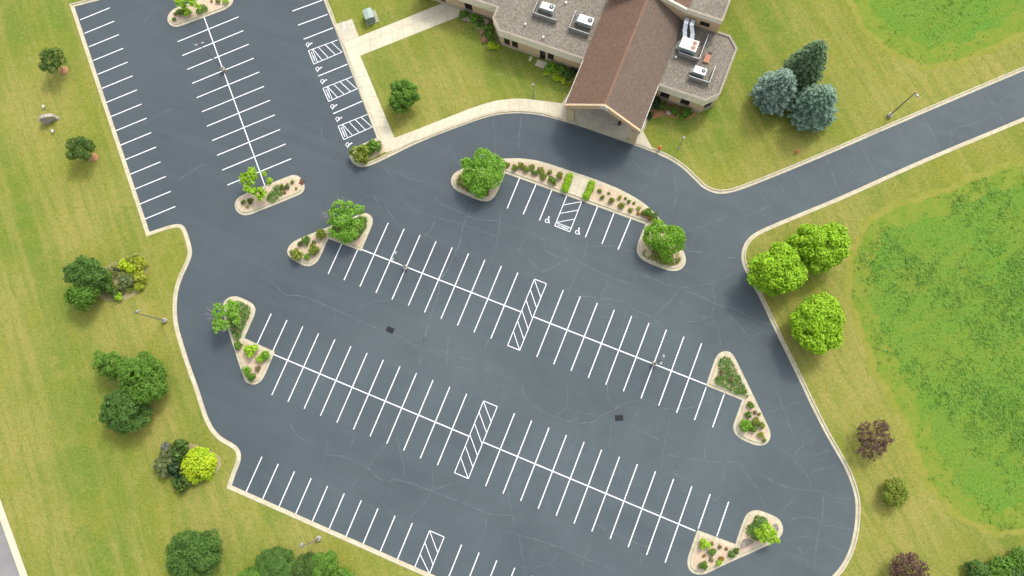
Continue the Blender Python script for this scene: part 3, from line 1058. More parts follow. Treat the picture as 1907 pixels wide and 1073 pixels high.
# ------------------------------------------------------------------ filled cracks
CR = {
    (480, 360): ["640,0 680,85", "820,50 870,95 990,135 1140,170 1240,210 1330,240", "1195,60 1140,170 1130,260 1090,340 1060,420 1005,480 1010,560 950,700 910,860 890,980",
                 "990,20 990,45 1110,100 1230,150 1340,150", "1350,80 1345,180 1320,300 1290,400 1240,470 1160,600 1130,700",
                 "130,540 160,570 240,565 370,620 490,670 620,735 720,770 800,800 860,840 960,870 1060,885 1120,910 1240,935", "430,625 430,690 415,770", "970,680 930,790 910,860",
                 "1060,790 1050,920 1060,980 1130,960 1200,1000", "1290,800 1260,860 1250,970 1210,1073", "1250,970 1330,1000 1431,1040", "550,650 620,600 740,590", "20,460 110,520 130,545",
                 "700,60 760,150 780,180", "985,145 965,200 920,240"],
    (960, 360): ["0,190 80,215 130,250 180,260 265,265", "70,220 10,330", "0,310 70,360 140,440", "140,440 200,420 310,345", "265,220 265,290 310,345 360,385 430,420 520,465 600,490 680,520",
                 "360,385 340,440 310,510 285,590", "395,250 400,300 365,380", "400,300 540,290 640,320 720,330", "520,465 490,540 455,600", "580,460 640,430 670,440 645,520 625,620 600,700 590,790",
                 "670,440 740,465 900,530 1010,560 1090,610 1220,640 1290,680 1400,730", "895,530 1000,510 1100,500 1200,450 1255,400", "905,540 860,600 760,690", "620,630 720,670 800,720 840,760",
                 "910,590 960,650 1030,690 1085,685 1110,620", "1095,500 1110,620", "1085,685 1130,760 1140,870", "1120,610 1230,720 1310,810 1400,740", "1310,810 1240,880", "950,210 1050,180 1200,115",
                 "1210,20 1260,120 1310,210", "1260,130 1350,100 1431,60", "900,10 880,80", "1350,0 1431,90", "945,320 1040,325 1140,355 1250,360", "960,710 1010,715 1060,690", "530,690 460,680 380,650",
                 "160,260 165,320 230,350 300,390", "740,700 800,790 850,830", "280,580 400,570 520,590 600,600"],
    (960, 0): ["820,900 720,1040 690,1073", "640,880 690,940 750,975", "885,960 890,1073", "390,870 360,950", "30,640 15,830"],
    (1427, 0): ["40,985 100,1070", "135,950 230,1073", "330,860 355,930 405,1073", "440,925 480,950 535,1010", "510,785 570,890 610,975", "635,845 705,945", "720,690 770,790 835,890", "865,635 915,720 960,840",
                "945,595 1030,720 1025,770 1040,800", "1030,740 1080,700 1160,690 1290,620", "1080,545 1165,670", "1200,490 1270,590 1320,680", "1300,560 1431,490"],
    (480, 713): ["380,400 490,410 610,470 700,560 770,530 960,600 1100,650 1300,740 1431,730", "610,470 510,590", "400,300 370,420 340,480", "730,320 610,470", "770,280 800,420 820,520",
                 "970,480 970,600 900,700 840,750", "960,600 1080,560", "1390,570 1400,700 1431,800", "1270,740 1260,850", "540,290 500,400", "180,230 220,300 310,340", "1200,50 1100,200 1060,240", "640,620 760,720 800,800"],
    (960, 713): ["35,0 50,80 120,145 220,190 330,225 440,220 470,185 530,160 610,110 720,90", "215,190 290,135 350,165 460,180", "290,0 290,135", "335,165 335,260 350,320 290,380", "530,200 520,400",
                 "630,225 720,275 830,335 890,370 900,400", "860,170 840,280 815,400 800,600 790,700", "720,90 640,220", "740,100 860,160 1000,130 1060,100 1160,80", "810,400 900,405 1050,435 1170,445 1230,435",
                 "1090,250 1055,320 1050,430", "1230,435 1300,520 1360,620 1380,700", "1235,330 1225,430", "1165,450 1150,550 1140,630 1090,660", "1320,490 1431,545", "590,440 560,600", "780,860 830,920 900,960",
                 "0,840 150,880 290,930 420,990 560,1040", "15,840 40,960 50,1073", "380,980 360,1060", "240,940 200,1000 100,1030", "420,850 385,980", "850,480 980,560", "600,640 740,710 900,740",
                 "170,660 190,700 160,770", "80,270 220,370 300,440", "510,0 520,120", "700,940 690,1073", "440,780 620,870 780,930"],
    (1427, 713): ["40,10 90,130 150,300", "0,170 110,130 215,95", "40,350 110,390 150,420 210,490 240,540 245,595", "150,410 200,350 270,320", "200,350 205,290 250,260",
                  "0,535 80,570 170,595 250,595 320,610 390,640 490,645", "320,610 310,780 280,860 265,1050", "300,770 250,745 170,745 110,780", "310,790 400,800 490,815", "110,850 180,920 200,960 240,1030",
                  "100,880 200,850 290,870 370,910 450,945", "140,980 200,955 265,910", "240,410 310,390 350,375", "230,515 290,480 390,460", "60,720 110,690 170,620"],
    (480, 0): ["1045,770 1090,870 1130,930", "1310,640 1320,860", "760,950 850,1000 960,1015", "350,700 370,800", "700,930 760,1000"],
    (0, 0): ["790,700 860,640 960,600", "990,1000 1080,940 1140,910", "780,160 830,80 870,30"],
}
mb = MB()
rc = random.Random(11)
for (ox, oy), lines in CR.items():
    for ln in lines:
        pts = [tuple(map(float, q.split(","))) for q in ln.split()]
        P = [Vector(G(ox + x / S, oy + y / S)[:2]) for x, y in pts]
        P = chaikin(P, False, (), 1)
        Q = [P[0]]
        for a_, b_ in zip(P[:-1], P[1:]):
            n = max(1, int((b_ - a_).length / 0.55))
            for i in range(1, n + 1):
                Q.append(a_.lerp(b_, i / n) + Vector((rc.uniform(-.07, .07), rc.uniform(-.07, .07))))
        w = rc.uniform(0.055, 0.10)
        vs = []
        for i, p in enumerate(Q):
            d = (Q[min(i + 1, len(Q) - 1)] - Q[max(0, i - 1)]).normalized()
            n = Vector((-d.y, d.x)) * w * rc.uniform(0.45, 0.9) * (0.35 if i in (0, len(Q) - 1) else 1)
            vs += [(*(p - n), 0.004), (*(p + n), 0.004)]
        mb.add(vs, [(2 * i, 2 * i + 2, 2 * i + 3, 2 * i + 1) for i in range(len(Q) - 1)])
mb.build("pavement_crack_lines", M['crack'])['kind'] = 'structure'

# ------------------------------------------------------------------ leaves
def leaf_arrays(P, N, size, rng, aspect=1.7, jit=0.7, T=None):
    n = len(P)
    N = N + jit * rng.normal(size=(n, 3))
    N /= np.linalg.norm(N, axis=1, keepdims=True) + 1e-9
    if T is None: T = rng.normal(size=(n, 3))
    T = T - N * np.sum(T * N, axis=1, keepdims=True)
    T /= np.linalg.norm(T, axis=1, keepdims=True) + 1e-9
    B = np.cross(N, T)
    s = (size * (0.65 + 0.7 * rng.random(n)))[:, None]
    V = np.empty((n, 4, 3))
    V[:, 0] = P - T * s * aspect / 2
    V[:, 1] = P - B * s / 2 + N * s * 0.12
    V[:, 2] = P + T * s * aspect / 2
    V[:, 3] = P + B * s / 2 + N * s * 0.12
    return V.reshape(-1, 3)


def quads_mesh(name, V, mat):
    n = len(V) // 4
    me = bpy.data.meshes.new(name)
    me.vertices.add(len(V))
    me.vertices.foreach_set("co", V.astype(np.float32).ravel())
    me.loops.add(4 * n)
    me.loops.foreach_set("vertex_index", np.arange(4 * n, dtype=np.int32))
    me.polygons.add(n)
    me.polygons.foreach_set("loop_start", np.arange(0, 4 * n, 4, dtype=np.int32))
    me.polygons.foreach_set("loop_total", np.full(n, 4, dtype=np.int32))
    me.materials.append(mat)
    me.update()
    me.validate()
    return me


def unit(rng, n):
    d = rng.normal(size=(n, 3))
    return d / np.linalg.norm(d, axis=1, keepdims=True)


def crown_leaves(lobes, size, rng, dens=1.0, aspect=1.7, jit=0.7, gap=0.0, flat=1.0, droop=0.0):
    """leaves through the outer shell of a set of lobes (centre, radius)"""
    Ps, Ns = [], []
    C = np.array([l[0] for l in lobes]); Rr = np.array([l[1] for l in lobes])
    for c, r in zip(C, Rr):
        n = int(26 * dens * r * r / (size * size)) + 6
        d = unit(rng, n)
        d = d[d[:, 2] > -0.55]
        rad = r * (1.20 - 0.62 * rng.random(len(d)) ** 1.25)
        P = c + d * rad[:, None] * np.array([1, 1, flat])
        inside = np.zeros(len(P), bool)
        for c2, r2 in zip(C, Rr):
            if r2 == r and np.all(c2 == c): continue
            inside |= np.linalg.norm((P - c2) / np.array([1, 1, flat]), axis=1) < r2 * 0.72
        keep = ~inside
        if gap:
            q = P * (1.7 / max(0.5, r))
            f = np.sin(q[:, 0] * 2.1 + 1.3 * c[0]) + np.sin(q[:, 1] * 2.3 + 2.1) + np.sin(q[:, 2] * 2.7 + c[1]) + 0.5 * rng.normal(size=len(P))
            keep &= f > gap - 2.0
        Ps.append(P[keep]); Ns.append(d[keep])
    P = np.concatenate(Ps); N = np.concatenate(Ns) + np.array([0, 0, 0.55])
    T = None
    if droop:
        T = N * np.array([1, 1, 0]) + np.array([0, 0, -droop]) + 0.5 * rng.normal(size=P.shape)
    return leaf_arrays(P, N, size, rng, aspect, jit, T)


def lobes_for(R, Hh, n, rng, base=0.25, spread=0.6, lr=(0.38, 0.55)):
    """lobes filling a crown of radius R from base*Hh to Hh"""
    zc = (base + 1) / 2 * Hh
    rz = (1 - base) / 2 * Hh
    L = [(np.array([0, 0, zc]), min(R, rz) * 0.78)]
    for i in range(n):
        a = 2 * math.pi * (i / n) * 2.618 + rng.random() * 0.7
        u = -0.45 + 1.35 * ((i + 0.5) / n)
        rr = math.sqrt(max(0.05, 1 - min(1, abs(u)) ** 2))
        k = spread * (0.85 + 0.3 * rng.random())
        r = R * (lr[0] + (lr[1] - lr[0]) * rng.random()) * (0.85 if u > 0.6 else 1)
        L.append((np.array([math.cos(a) * rr * R * k, math.sin(a) * rr * R * k, zc + u * rz * k]), r))
    return L


def tufts(R, Hh, n, rng, base, rough=0.1, tr=(0.17, 0.30)):
    """a rounded crown of many leaf tufts on one body"""
    zc = (base + 1) / 2 * Hh
    rz = (1 - base) / 2 * Hh
    R = R * 0.92
    rough *= 1.35
    L = [(np.array([0, 0, 0.0]), R * 0.66)]
    ph = rng.random(3) * 6.28
    for i in range(n):
        u = -0.5 + 1.48 * (i + 0.5) / n
        a = 2.399963 * i + rng.normal() * 0.18
        rr = math.sqrt(max(0, 1 - u * u))
        low = 1 + rough * (math.sin(2 * a + ph[0]) + 0.8 * math.sin(3 * a + ph[1] + 2 * u) + 0.5 * rng.normal())
        d = np.array([rr * math.cos(a), rr * math.sin(a), u]) * R * 0.80 * low
        L.append((d, R * (tr[0] + (tr[1] - tr[0]) * rng.random())))
    return L, zc, rz


def trunk_part(parent, H, r0, lobes, rng, mat='trunk', name="trunk"):
    mb = MB()
    lean = Vector((rng.normal() * 0.05, rng.normal() * 0.05, 0)) * H
    top = Vector((0, 0, H * 0.62)) + lean
    mb.tube([(0, 0, -0.05), (0, 0, 0.15), (lean.x * .4, lean.y * .4, H * 0.3), top], [r0 * 1.35, r0, r0 * 0.8, r0 * 0.35], 8)
    for c, r in lobes[1:]:
        c = Vector(c)
        s = Vector((lean.x * .4, lean.y * .4, H * 0.3)).lerp(top, random.random() * 0.8)
        mid = s.lerp(c, 0.5) + Vector((0, 0, 0.12 * r))
        mb.tube([s, mid, c], [r0 * 0.42, r0 * 0.27, r0 * 0.1], 5)
    return mb.build(name, M[mat], parent, smooth=True)


def tree(px, py, hc, R, H, leaf, label, seed, name="tree", size=0.3, n=11, dens=1.0, base=0.2, spread=0.62, lr=(0.36, 0.52), gap=0.0, flat=1.0,
         jit=0.7, droop=0.0, aspect=1.7, group=None, r0=None, sx=1.0, sy=1.0, rot=0.0, cat="tree", lobes=None):
    rng = np.random.default_rng(seed)
    p = G(px, py, hc)
    o = empty(name, (p.x, p.y, LZ), label, cat, group, rot)
    if n >= 12 or lr is None:
        L, zc, rz = tufts(R, H, int(n * (3.6 if gap < 0.5 else 2.6)), rng, base, 0.10 if gap < 0.5 else 0.20)
        V = crown_leaves(L, size, rng, dens, aspect, jit, gap, flat, droop)
        V[:, 2] = zc + V[:, 2] * rz / R
        L = [(np.array([0, 0, zc]), R * .7)] + [(np.array([c_[0], c_[1], zc + c_[2] * rz / R]), r_) for c_, r_ in L[1::5]]
    else:
        L = lobes or lobes_for(R, H, n, rng, base, spread, lr)
        V = crown_leaves(L, size, rng, dens, aspect, jit, gap, flat, droop)
    me = quads_mesh("crown", V, LF[leaf])
    c = bpy.data.objects.new("crown", me)
    COL.objects.link(c)
    c.parent = o
    t = trunk_part(o, H, r0 or max(0.06, R * 0.045), L, rng)
    for q in (c, t): q.scale = (sx, sy, 1)
    return o


def spruce(px, py, hc, R, H, leaf, label, seed):
    rng = np.random.default_rng(seed)
    p = G(px, py, hc)
    o = empty("spruce_tree", (p.x, p.y, LZ), label, "tree", "spruce trees in a cluster on the lawn")
    Ps, Ns, Ts = [], [], []
    mb = MB()
    mb.tube([(0, 0, -0.05), (0, 0, H * 0.5), (0, 0, H * 0.97)], [0.2, 0.12, 0.02], 8)
    z = 0.35
    while z < H * 0.985:
        f = z / H
        r = R * (1 - f) ** 0.52 * (0.62 + 0.38 * min(1, f / 0.12))
        nb = max(6, int(6 + r * 3.8))
        a0 = rng.random() * 6.28
        for k in range(nb):
            a = a0 + 2 * math.pi * k / nb + rng.normal() * 0.10
            L = r * (0.80 + 0.28 * rng.random())
            d = np.array([math.cos(a), math.sin(a), 0.0]); sd = np.array([-d[1], d[0], 0])
            ns = max(6, int(L / 0.075))
            t = np.linspace(0.22, 1.0, ns)
            zz = z + 0.16 * L * np.sin(t * 2.2) - 0.10 * L * t + 0.10 * L * t ** 4
            for side in (-1, 0, 1):
                w = (0.30 * (1 - t) + 0.06) * L * 0.85
                q = d[None] * (t * L)[:, None] + sd[None] * (side * w * (0.5 + 0.5 * rng.random(ns)))[:, None]
                q[:, 2] = zz - abs(side) * 0.07 * rng.random(ns)
                Ps.append(q + rng.normal(size=q.shape) * 0.025)
                Ns.append(np.tile([d[0] * .45, d[1] * .45, 1.0], (ns, 1)))
                Ts.append(np.tile(d + side * sd * 0.75 + np.array([0, 0, 0.25]), (ns, 1)) + 0.25 * rng.normal(size=(ns, 3)))
            if k % 2 == 0:
                mb.tube([(0, 0, z), tuple(d * L * 0.55 + np.array([0, 0, z + 0.05 * L])), tuple(d * L * 0.9 + np.array([0, 0, z + .02 * L]))], [0.035, 0.02, 0.008], 4)
        z += 0.30 + 0.16 * (1 - f)
    V = leaf_arrays(np.concatenate(Ps), np.concatenate(Ns), 0.145, rng, 2.3, 0.35, np.concatenate(Ts))
    c = bpy.data.objects.new("crown", quads_mesh("crown", V, LF[leaf]))
    COL.objects.link(c); c.parent = o
    mb.build("trunk", M['trunk'], o, smooth=True)


# ---- large trees of the lawns
spruce(1446, 169, 3.0, 3.75, 8.0, 'spruce_blue', "pale blue spruce standing closest to the building among three spruces", 1)
spruce(1503, 120, 4.5, 3.35, 10.5, 'spruce_dark', "dark green spruce behind the two blue ones", 2)
spruce(1518, 197, 3.2, 3.95, 8.2, 'spruce_teal', "blue green spruce closest to the entry road among three spruces", 3)
MG = "bright green rounded maples beside the asphalt"
tree(1448, 503, 3.4, 4.0, 6.6, 'maple', "bright lime maple overhanging the kerb of the east drive", 11, "maple_tree", 0.26, 16, 1.25, 0.1, group=MG)
tree(1523, 460, 3.4, 3.95, 6.6, 'maple', "bright lime maple farther from the kerb, touching its neighbour", 12, "maple_tree", 0.26, 16, 1.25, 0.1, group=MG)
tree(1521, 605, 3.2, 4.0, 6.2, 'maple', "bright lime maple standing alone below the touching pair", 13, "maple_tree", 0.26, 16, 1.25, 0.1, group=MG)
tree(1626, 819, 1.7, 2.5, 3.4, 'purple', "sparse purple leaved crabapple on the grass by the big kerb bend", 14, "crabapple_tree", 0.15, 12, 0.42, 0.15, 0.75, (0.26, 0.40), gap=1.5, sx=1.22, sy=0.92)
tree(1690, 1068, 1.8, 2.9, 3.6, 'purple', "dark purple crabapple cut by the bottom edge", 15, "crabapple_tree", 0.16, 12, 0.5, 0.15, 0.75, (0.26, 0.42), gap=1.3)
tree(1663, 917, 1.2, 1.8, 2.5, 'olive', "small olive green bush tree between the purple crabapple and the corner", 16, "bush_tree", 0.19, 9, 0.85, 0.08, gap=0.3)
tree(752, 180, 2.5, 2.5, 4.7, 'mid', "round green tree alone on the lawn before the building", 17, "lawn_tree", 0.22, 12, 1.1, 0.15)
YG = "young trees with orange bark rings west of the lot"
tree(96, 115, 2.9, 2.0, 4.4, 'dark', "young tree", 18, "young_tree", 0.17, 10, 0.6, 0.28, 0.72, (0.28, 0.42), gap=0.5, group=YG).__setitem__('label', "young dark tree with orange bark ring, above the grey sign")
tree(149, 279, 2.6, 2.15, 4.2, 'dark', "young dark tree with orange bark ring, below the grey sign", 19, "young_tree", 0.17, 10, 0.7, 0.28, 0.72, (0.28, 0.42), gap=0.4, group=YG)
tree(163, 512, 3.0, 3.0, 5.2, 'deep', "dark green tree behind the mixed shrub bed on the west lawn", 20, "broadleaf_tree", 0.24, 12, 1.05, 0.2)
tree(155, 549, 2.6, 2.35, 4.4, 'mid', "brighter green tree at the low side of the mixed shrub bed", 21, "broadleaf_tree", 0.22, 11, 1.0, 0.2)
TG = "three dark trees grouped on the west lawn"
tree(211, 680, 2.5, 2.6, 4.6, 'mid', "smallest of the three grouped dark trees, uppermost", 22, "dense_tree", 0.2, 13, 0.75, 0.12, gap=0.6, group=TG)
tree(268, 707, 3.0, 3.8, 5.6, 'mid', "largest of the three grouped dark trees, close to the kerb", 23, "dense_tree", 0.21, 16, 0.85, 0.12, gap=0.45, group=TG)
tree(234, 764, 2.6, 3.6, 5.0, 'deep', "bluish dark tree, lowest of the three grouped trees", 24, "dense_tree", 0.21, 16, 0.85, 0.12, gap=0.45, group=TG)
tree(364, 1032, 2.6, 3.9, 5.2, 'deep', "round dark tree alone near the bottom edge", 25, "dense_tree", 0.2, 16, 0.95, 0.08)
BG = "evergreen shrubs massed at the bottom edge"
for (px, py, R, lf, lab, sd) in ((512, 1062, 3.3, 'deep', "dark evergreen shrub under the lamp post at the bottom edge", 31), (470, 1085, 2.4, 'mid', "lighter evergreen shrub lowest at the bottom edge", 32),
                                 (578, 1062, 2.5, 'dark', "bluish evergreen shrub between two greener ones", 33), (602, 1054, 2.3, 'mid', "bright green shrub beside the bluish evergreen at the bottom edge", 34), (640, 1080, 1.8, 'mid', "low bright green shrub closest to the kerb at the bottom edge", 35)):
    tree(px, py, 0.9, R, 2.3, lf, lab, sd, "evergreen_shrub", 0.19, 12, 1.2, 0.05, 0.62, (0.3, 0.45), group=BG, cat="shrub")
for (px, py, R, lf, lab, sd) in ((1862, 1058, 1.8, 'mid', "green weedy shrub uppermost in the corner thicket", 36), (1897, 1046, 1.7, 'mid', "bright green shrub at the edge of the corner thicket", 37),
                                 (1820, 1068, 1.8, 'deep', "small dark shrub in the corner thicket", 38), (1888, 1076, 2.0, 'deep', "dark shrub lowest in the corner thicket", 39)):
    tree(px, py, 0.8, R, 2.2, lf, lab, sd, "thicket_shrub", 0.2, 12, 0.9, 0.05, 0.7, (0.28, 0.45), gap=0.4, group="shrubs of the corner thicket", cat="shrub")

# bark rings
for px, py, r, lab in ((119.5, 131.5, 0.75, "orange bark ring on the lawn above the grey sign"), (175, 293.5, 0.75, "orange bark ring on the lawn below the grey sign")):
    p = G(px, py, LZ)
    mb = MB(); rr = random.Random(int(px))
    mb.lathe([(r, 0.0), (r * 0.97, 0.03), (r * 0.6, 0.07), (0.05, 0.09)], 22)
    o = mb.build("bark_ring", M['bark'], loc=(p.x, p.y, LZ + 0.002), smooth=True)
    tag(o, lab, "mulch ring", "bark rings at young trees")

# ---- shrubs: prototypes copied with obj.copy()
SHRUB = {}


def shrub_mesh(leaf, var, size=0.2, knob=False, dens=1.0, flatness=0.8):
    key = (leaf, var, knob)
    if key not in SHRUB:
        rng = np.random.default_rng(100 + var * 7 + hash(leaf) % 1 + len(leaf))
        if knob:
            L = []
            for i in range(60):
                d = unit(rng, 1)[0]; d[2] = abs(d[2]) * 0.9
                L.append((d * np.array([0.82, 0.82, 0.8]), 0.17))
            L.insert(0, (np.array([0, 0, 0.2]), 0.72))
            V = crown_leaves(L, 0.085, rng, 1.2, 1.5, 0.5)
        else:
            L = lobes_for(0.86, 1.25, 6 + var, rng, 0.0, 0.62, (0.34, 0.5))
            V = crown_leaves(L, size, rng, dens, 1.7, 0.8, 0.35)
        V[:, 2] = np.maximum(V[:, 2], -0.02)
        SHRUB[key] = quads_mesh("shrub", V, LF[leaf])
    return SHRUB[key]


rs = random.Random(5)


def shrub(p, r, leaf, label, h=1.0, name="shrub", group=None, knob=False, zb=LZ, sy=1.0):
    """p: point on the site at the shrub's mid height"""
    me = shrub_mesh(leaf, rs.randrange(3), knob=knob)
    o = bpy.data.objects.new(name, me)
    COL.objects.link(o)
    o.location = (p.x, p.y, zb)
    o.rotation_euler.z = rs.uniform(0, 6.28)
    o.scale = (r * 1.02, r * 1.02 * sy, r * h)
    return tag(o, label, "shrub", group)


def cover(name, P, z, leaf, seed, n_per=75, size=0.16, hh=0.32, kind='stuff', holes=0.0):
    """low foliage through an area (a polygon in world 2-D)"""
    rng = np.random.default_rng(seed)
    P = np.array([[p[0], p[1]] for p in P])
    lo, hi = P.min(0), P.max(0)
    A = abs(area([Vector(p) for p in P]))
    n = int(n_per * A * np.prod(hi - lo) / max(A, 1e-6))
    q = lo + rng.random((n, 2)) * (hi - lo)
    ins = np.zeros(n, bool)
    j = len(P) - 1
    for i in range(len(P)):
        xi, yi, xj, yj = P[i][0], P[i][1], P[j][0], P[j][1]
        cnd = ((yi > q[:, 1]) != (yj > q[:, 1])) & (q[:, 0] < (xj - xi) * (q[:, 1] - yi) / (yj - yi + 1e-12) + xi)
        ins ^= cnd
        j = i
    q = q[ins]
    f = np.sin(q[:, 0] * 1.9 + seed) + np.sin(q[:, 1] * 2.2 + 1.7 * seed) + np.sin(q[:, 0] * .9 - q[:, 1] * 1.3)
    if holes: 
        k = f + 0.4 * rng.normal(size=len(f)) > holes - 1.6
        q, f = q[k], f[k]
    ctr = P.mean(0)
    hgt = hh * (0.45 + 0.2 * (f / 3 + 1) * 1.4) * (0.6 + 0.4 * rng.random(len(q)))
    P3 = np.concatenate([q - ctr, hgt[:, None]], 1)
    N = np.tile([0, 0, 1.0], (len(q), 1))
    me = quads_mesh(name, leaf_arrays(P3, N, size, rng, 1.7, 0.65), LF[leaf])
    o = bpy.data.objects.new(name, me)
    COL.objects.link(o)
    o.location = (ctr[0], ctr[1], z)
    if kind: o['kind'] = kind
    return o


# ------------------------------------------------------------------ planting islands
IZ = 0.142


def island(pts, t, sharp, label, it=2, bed='gravel'):
    P = [Vector(p[:2]) for p in t(pts)]
    P = chaikin(P, True, sharp, it)
    if area(P) > 0: P = P[::-1]          # clockwise: right-hand side is inside
    c = sum(P, Vector((0, 0))) / len(P)
    o = empty("planting_island", (c.x, c.y, 0), label, "traffic island", "kerbed planting islands in the lot")
    Q = [p - c for p in P]
    mk_ = sweep(Q, KERB, True)
    nk = len(mk_.f)
    ko = kerb_joints(Q, True, 3.05, mk_).build("kerb", [M['kerb'], M['joint']], o)
    for pl_ in ko.data.polygons[nk:]: pl_.material_index = 1
    fill("gravel_bed", [offset(Q, 0.605, True)], IZ, M[bed], o)
    return o


t1 = tile(290, 0, 9.535); t2 = tile(420, 300, 9.756); t3 = tile(520, 360, 7.665); t4 = tile(380, 540, 5.65); t5 = tile(1270, 640, 5.365); t6 = tile(1260, 930, 7.505)
island([(365, 480), (300, 470), (240, 430), (207, 370), (207, 300), (240, 235), (300, 175), (380, 130), (700, 20), (1000, -85), (1150, -135), (1250, -150), (1330, -120), (1375, -50), (1378, 20), (1345, 90), (1270, 145), (1190, 190), (440, 465)],
       t1, (), "kerbed island at the top edge with lime shrubs and one spreading evergreen")
island([(165, 800), (175, 740), (230, 660), (320, 610), (430, 565), (1150, 270), (1240, 250), (1320, 268), (1380, 320), (1425, 400), (1440, 470), (1425, 540), (1380, 590), (1290, 635), (480, 965), (400, 985), (320, 985), (240, 950), (185, 890)],
       t2, (), "capsule shaped kerbed island with rusty inlet at the end of the north stalls")
island([(110, 830), (130, 770), (180, 710), (250, 665), (350, 620), (1100, 320), (1170, 287), (1240, 280), (1300, 310), (1335, 360), (1338, 410), (1325, 460), (1172, 825), (700, 650), (580, 920), (540, 980), (490, 1020), (430, 1043), (370, 1040), (300, 1010), (190, 950), (130, 890)],
       t3, (12, 13), "notched kerbed island with a half bare tree above the upper stall row")
island([(205, 130), (240, 90), (290, 68), (350, 68), (400, 85), (480, 125), (522, 155), (543, 200), (538, 240), (520, 290), (425, 507), (745, 652), (640, 900), (600, 960), (560, 990), (510, 998), (460, 985), (425, 950), (400, 880), (245, 400), (200, 260), (192, 190)],
       t4, (10, 11), "notched kerbed island with a leaning tree at the west end of the southern row")
island([(240, 420), (320, 180), (345, 125), (380, 90), (430, 73), (480, 82), (515, 115), (545, 170), (860, 820), (884, 880), (885, 940), (860, 990), (820, 1015), (770, 1022), (700, 1005), (600, 960), (545, 920), (515, 870), (512, 820), (530, 760), (602, 565)],
       t5, (0, 20), "notched kerbed island of flat evergreens and tiny shrubs at the east end")
island([(290, 430), (170, 770), (150, 850), (155, 930), (180, 990), (230, 1035), (300, 1055), (380, 1050), (450, 1025), (680, 910), (1290, 640), (1420, 560), (1470, 500), (1490, 430), (1485, 380), (1460, 310), (1400, 250), (1300, 205), (1180, 160), (1110, 150), (1040, 165), (985, 200), (950, 260), (905, 370), (822, 627)],
       t6, (0, 24), "notched kerbed island with a small yellow green tree in the southeast corner")


def mixpts(a, ta, b, tb):
    A = [(820 + x / 5.96, 270 + y / 5.96) for x, y in a]
    B = [(1020 + x / 5.367, 310 + y / 5.367) for x, y in b]
    return A, B


A1, B1 = mixpts([(620, 160), (760, 148), (900, 148), (1040, 165), (1180, 200), (1350, 257), (1490, 303)], 0,
                [(480, 130), (620, 185), (750, 242), (880, 312), (960, 367), (1030, 425), (1100, 500), (1170, 582), (1240, 660), (1320, 770), (1365, 860), (1382, 920), (1380, 970), (1350, 1015), (1310, 1040), (1260, 1047), (1200, 1040), (1100, 1005), (980, 955), (920, 910), (893, 860), (890, 810), (905, 750), (977, 578)], 0)
A2, _ = mixpts([(720, 315), (640, 510), (600, 580), (560, 615), (510, 630), (450, 622), (360, 590), (200, 520), (150, 480), (120, 430), (118, 380), (140, 330), (190, 290), (250, 262), (430, 205)], 0, [], 0)
px7 = A1 + B1 + A2
tpx = lambda pts, z=0.0: [G(p[0], p[1], z) for p in pts]
isl7 = island(px7, tpx, (len(A1) + len(B1) - 1, len(A1) + len(B1)), "long curved kerbed island facing the building entrance")
# its concrete crossing
cr = [Vector(p[:2]) for p in tE1([(1478, 330), (1662, 395), (1592, 600), (1404, 530)])]
cc = isl7.location
cro = MB().prism([(p.x - cc.x, p.y - cc.y) for p in cr], IZ - 0.02, 0.157).build("crossing_slab", M['walk'], isl7)
mj = MB()
mid1, mid2 = cr[0].lerp(cr[3], 0.5), cr[1].lerp(cr[2], 0.5)
joint(mid1 - Vector(cc[:2]), mid2 - Vector(cc[:2]), z=0.161)
joint(cr[0].lerp(cr[1], .5) - Vector(cc[:2]), cr[3].lerp(cr[2], .5) - Vector(cc[:2]), z=0.161)
mj.build("crossing_joint", M['joint'], isl7)
# gravel tip by the accessible stalls (its kerb is the lot's own)
tip = t480([(548, 862), (560, 843), (600, 820), (668, 790), (690, 782), (712, 843), (640, 880), (600, 897), (570, 893)])
sheet("gravel_path", tip, IZ, M['gravel'])

# grey mulch patches of the southeast island
for P_ in ([(870, 720), (905, 560), (1000, 540), (1100, 590), (1000, 650)], [(1330, 350), (1400, 330), (1430, 400), (1400, 470), (1340, 470)]):
    Pw = chaikin([Vector(p[:2]) for p in t6(P_)], True, (), 2)
    sheet("mulch_ground", Pw, IZ + 0.006, M['grey_mulch'])

cov = lambda t, P_: chaikin([Vector(p[:2]) for p in t(P_, 0.3)], True, (), 2)
cover("ground_cover", cov(t6, [(1100, 210), (1250, 250), (1290, 330), (1230, 470), (1180, 560), (1100, 580), (1000, 520), (960, 450), (990, 370), (1070, 320)]), IZ, 'cover', 1)
cover("ground_cover", cov(t5, [(380, 130), (480, 130), (520, 215), (690, 545), (600, 520), (520, 490), (400, 430), (330, 410), (315, 350), (370, 310), (360, 200)]), IZ, 'cover', 2)
cover("ground_cover", cov(t4, [(225, 150), (330, 98), (470, 160), (497, 210), (480, 280), (420, 390), (370, 540), (330, 560), (260, 380)]), IZ, 'cover', 3)
cover("ground_cover", cov(t3, [(735, 570), (800, 460), (1120, 340), (1220, 315), (1268, 380), (1230, 540), (1090, 690), (940, 690), (760, 620)]), IZ, 'cover', 4)
cover("ground_cover", cov(t2, [(740, 720), (800, 570), (900, 425), (1050, 440), (1080, 560), (960, 680), (850, 760)]), IZ, 'cover', 5)
cover("ground_cover", cov(t1, [(710, 180), (760, 100), (840, 70), (920, 110), (940, 190), (840, 230), (740, 270)]), IZ, 'cover', 6)
cover("ground_cover", cov(tE1, [(160, 400), (200, 330), (330, 300), (560, 480), (540, 570), (470, 580), (330, 530), (200, 470)]), IZ, 'olive', 7)
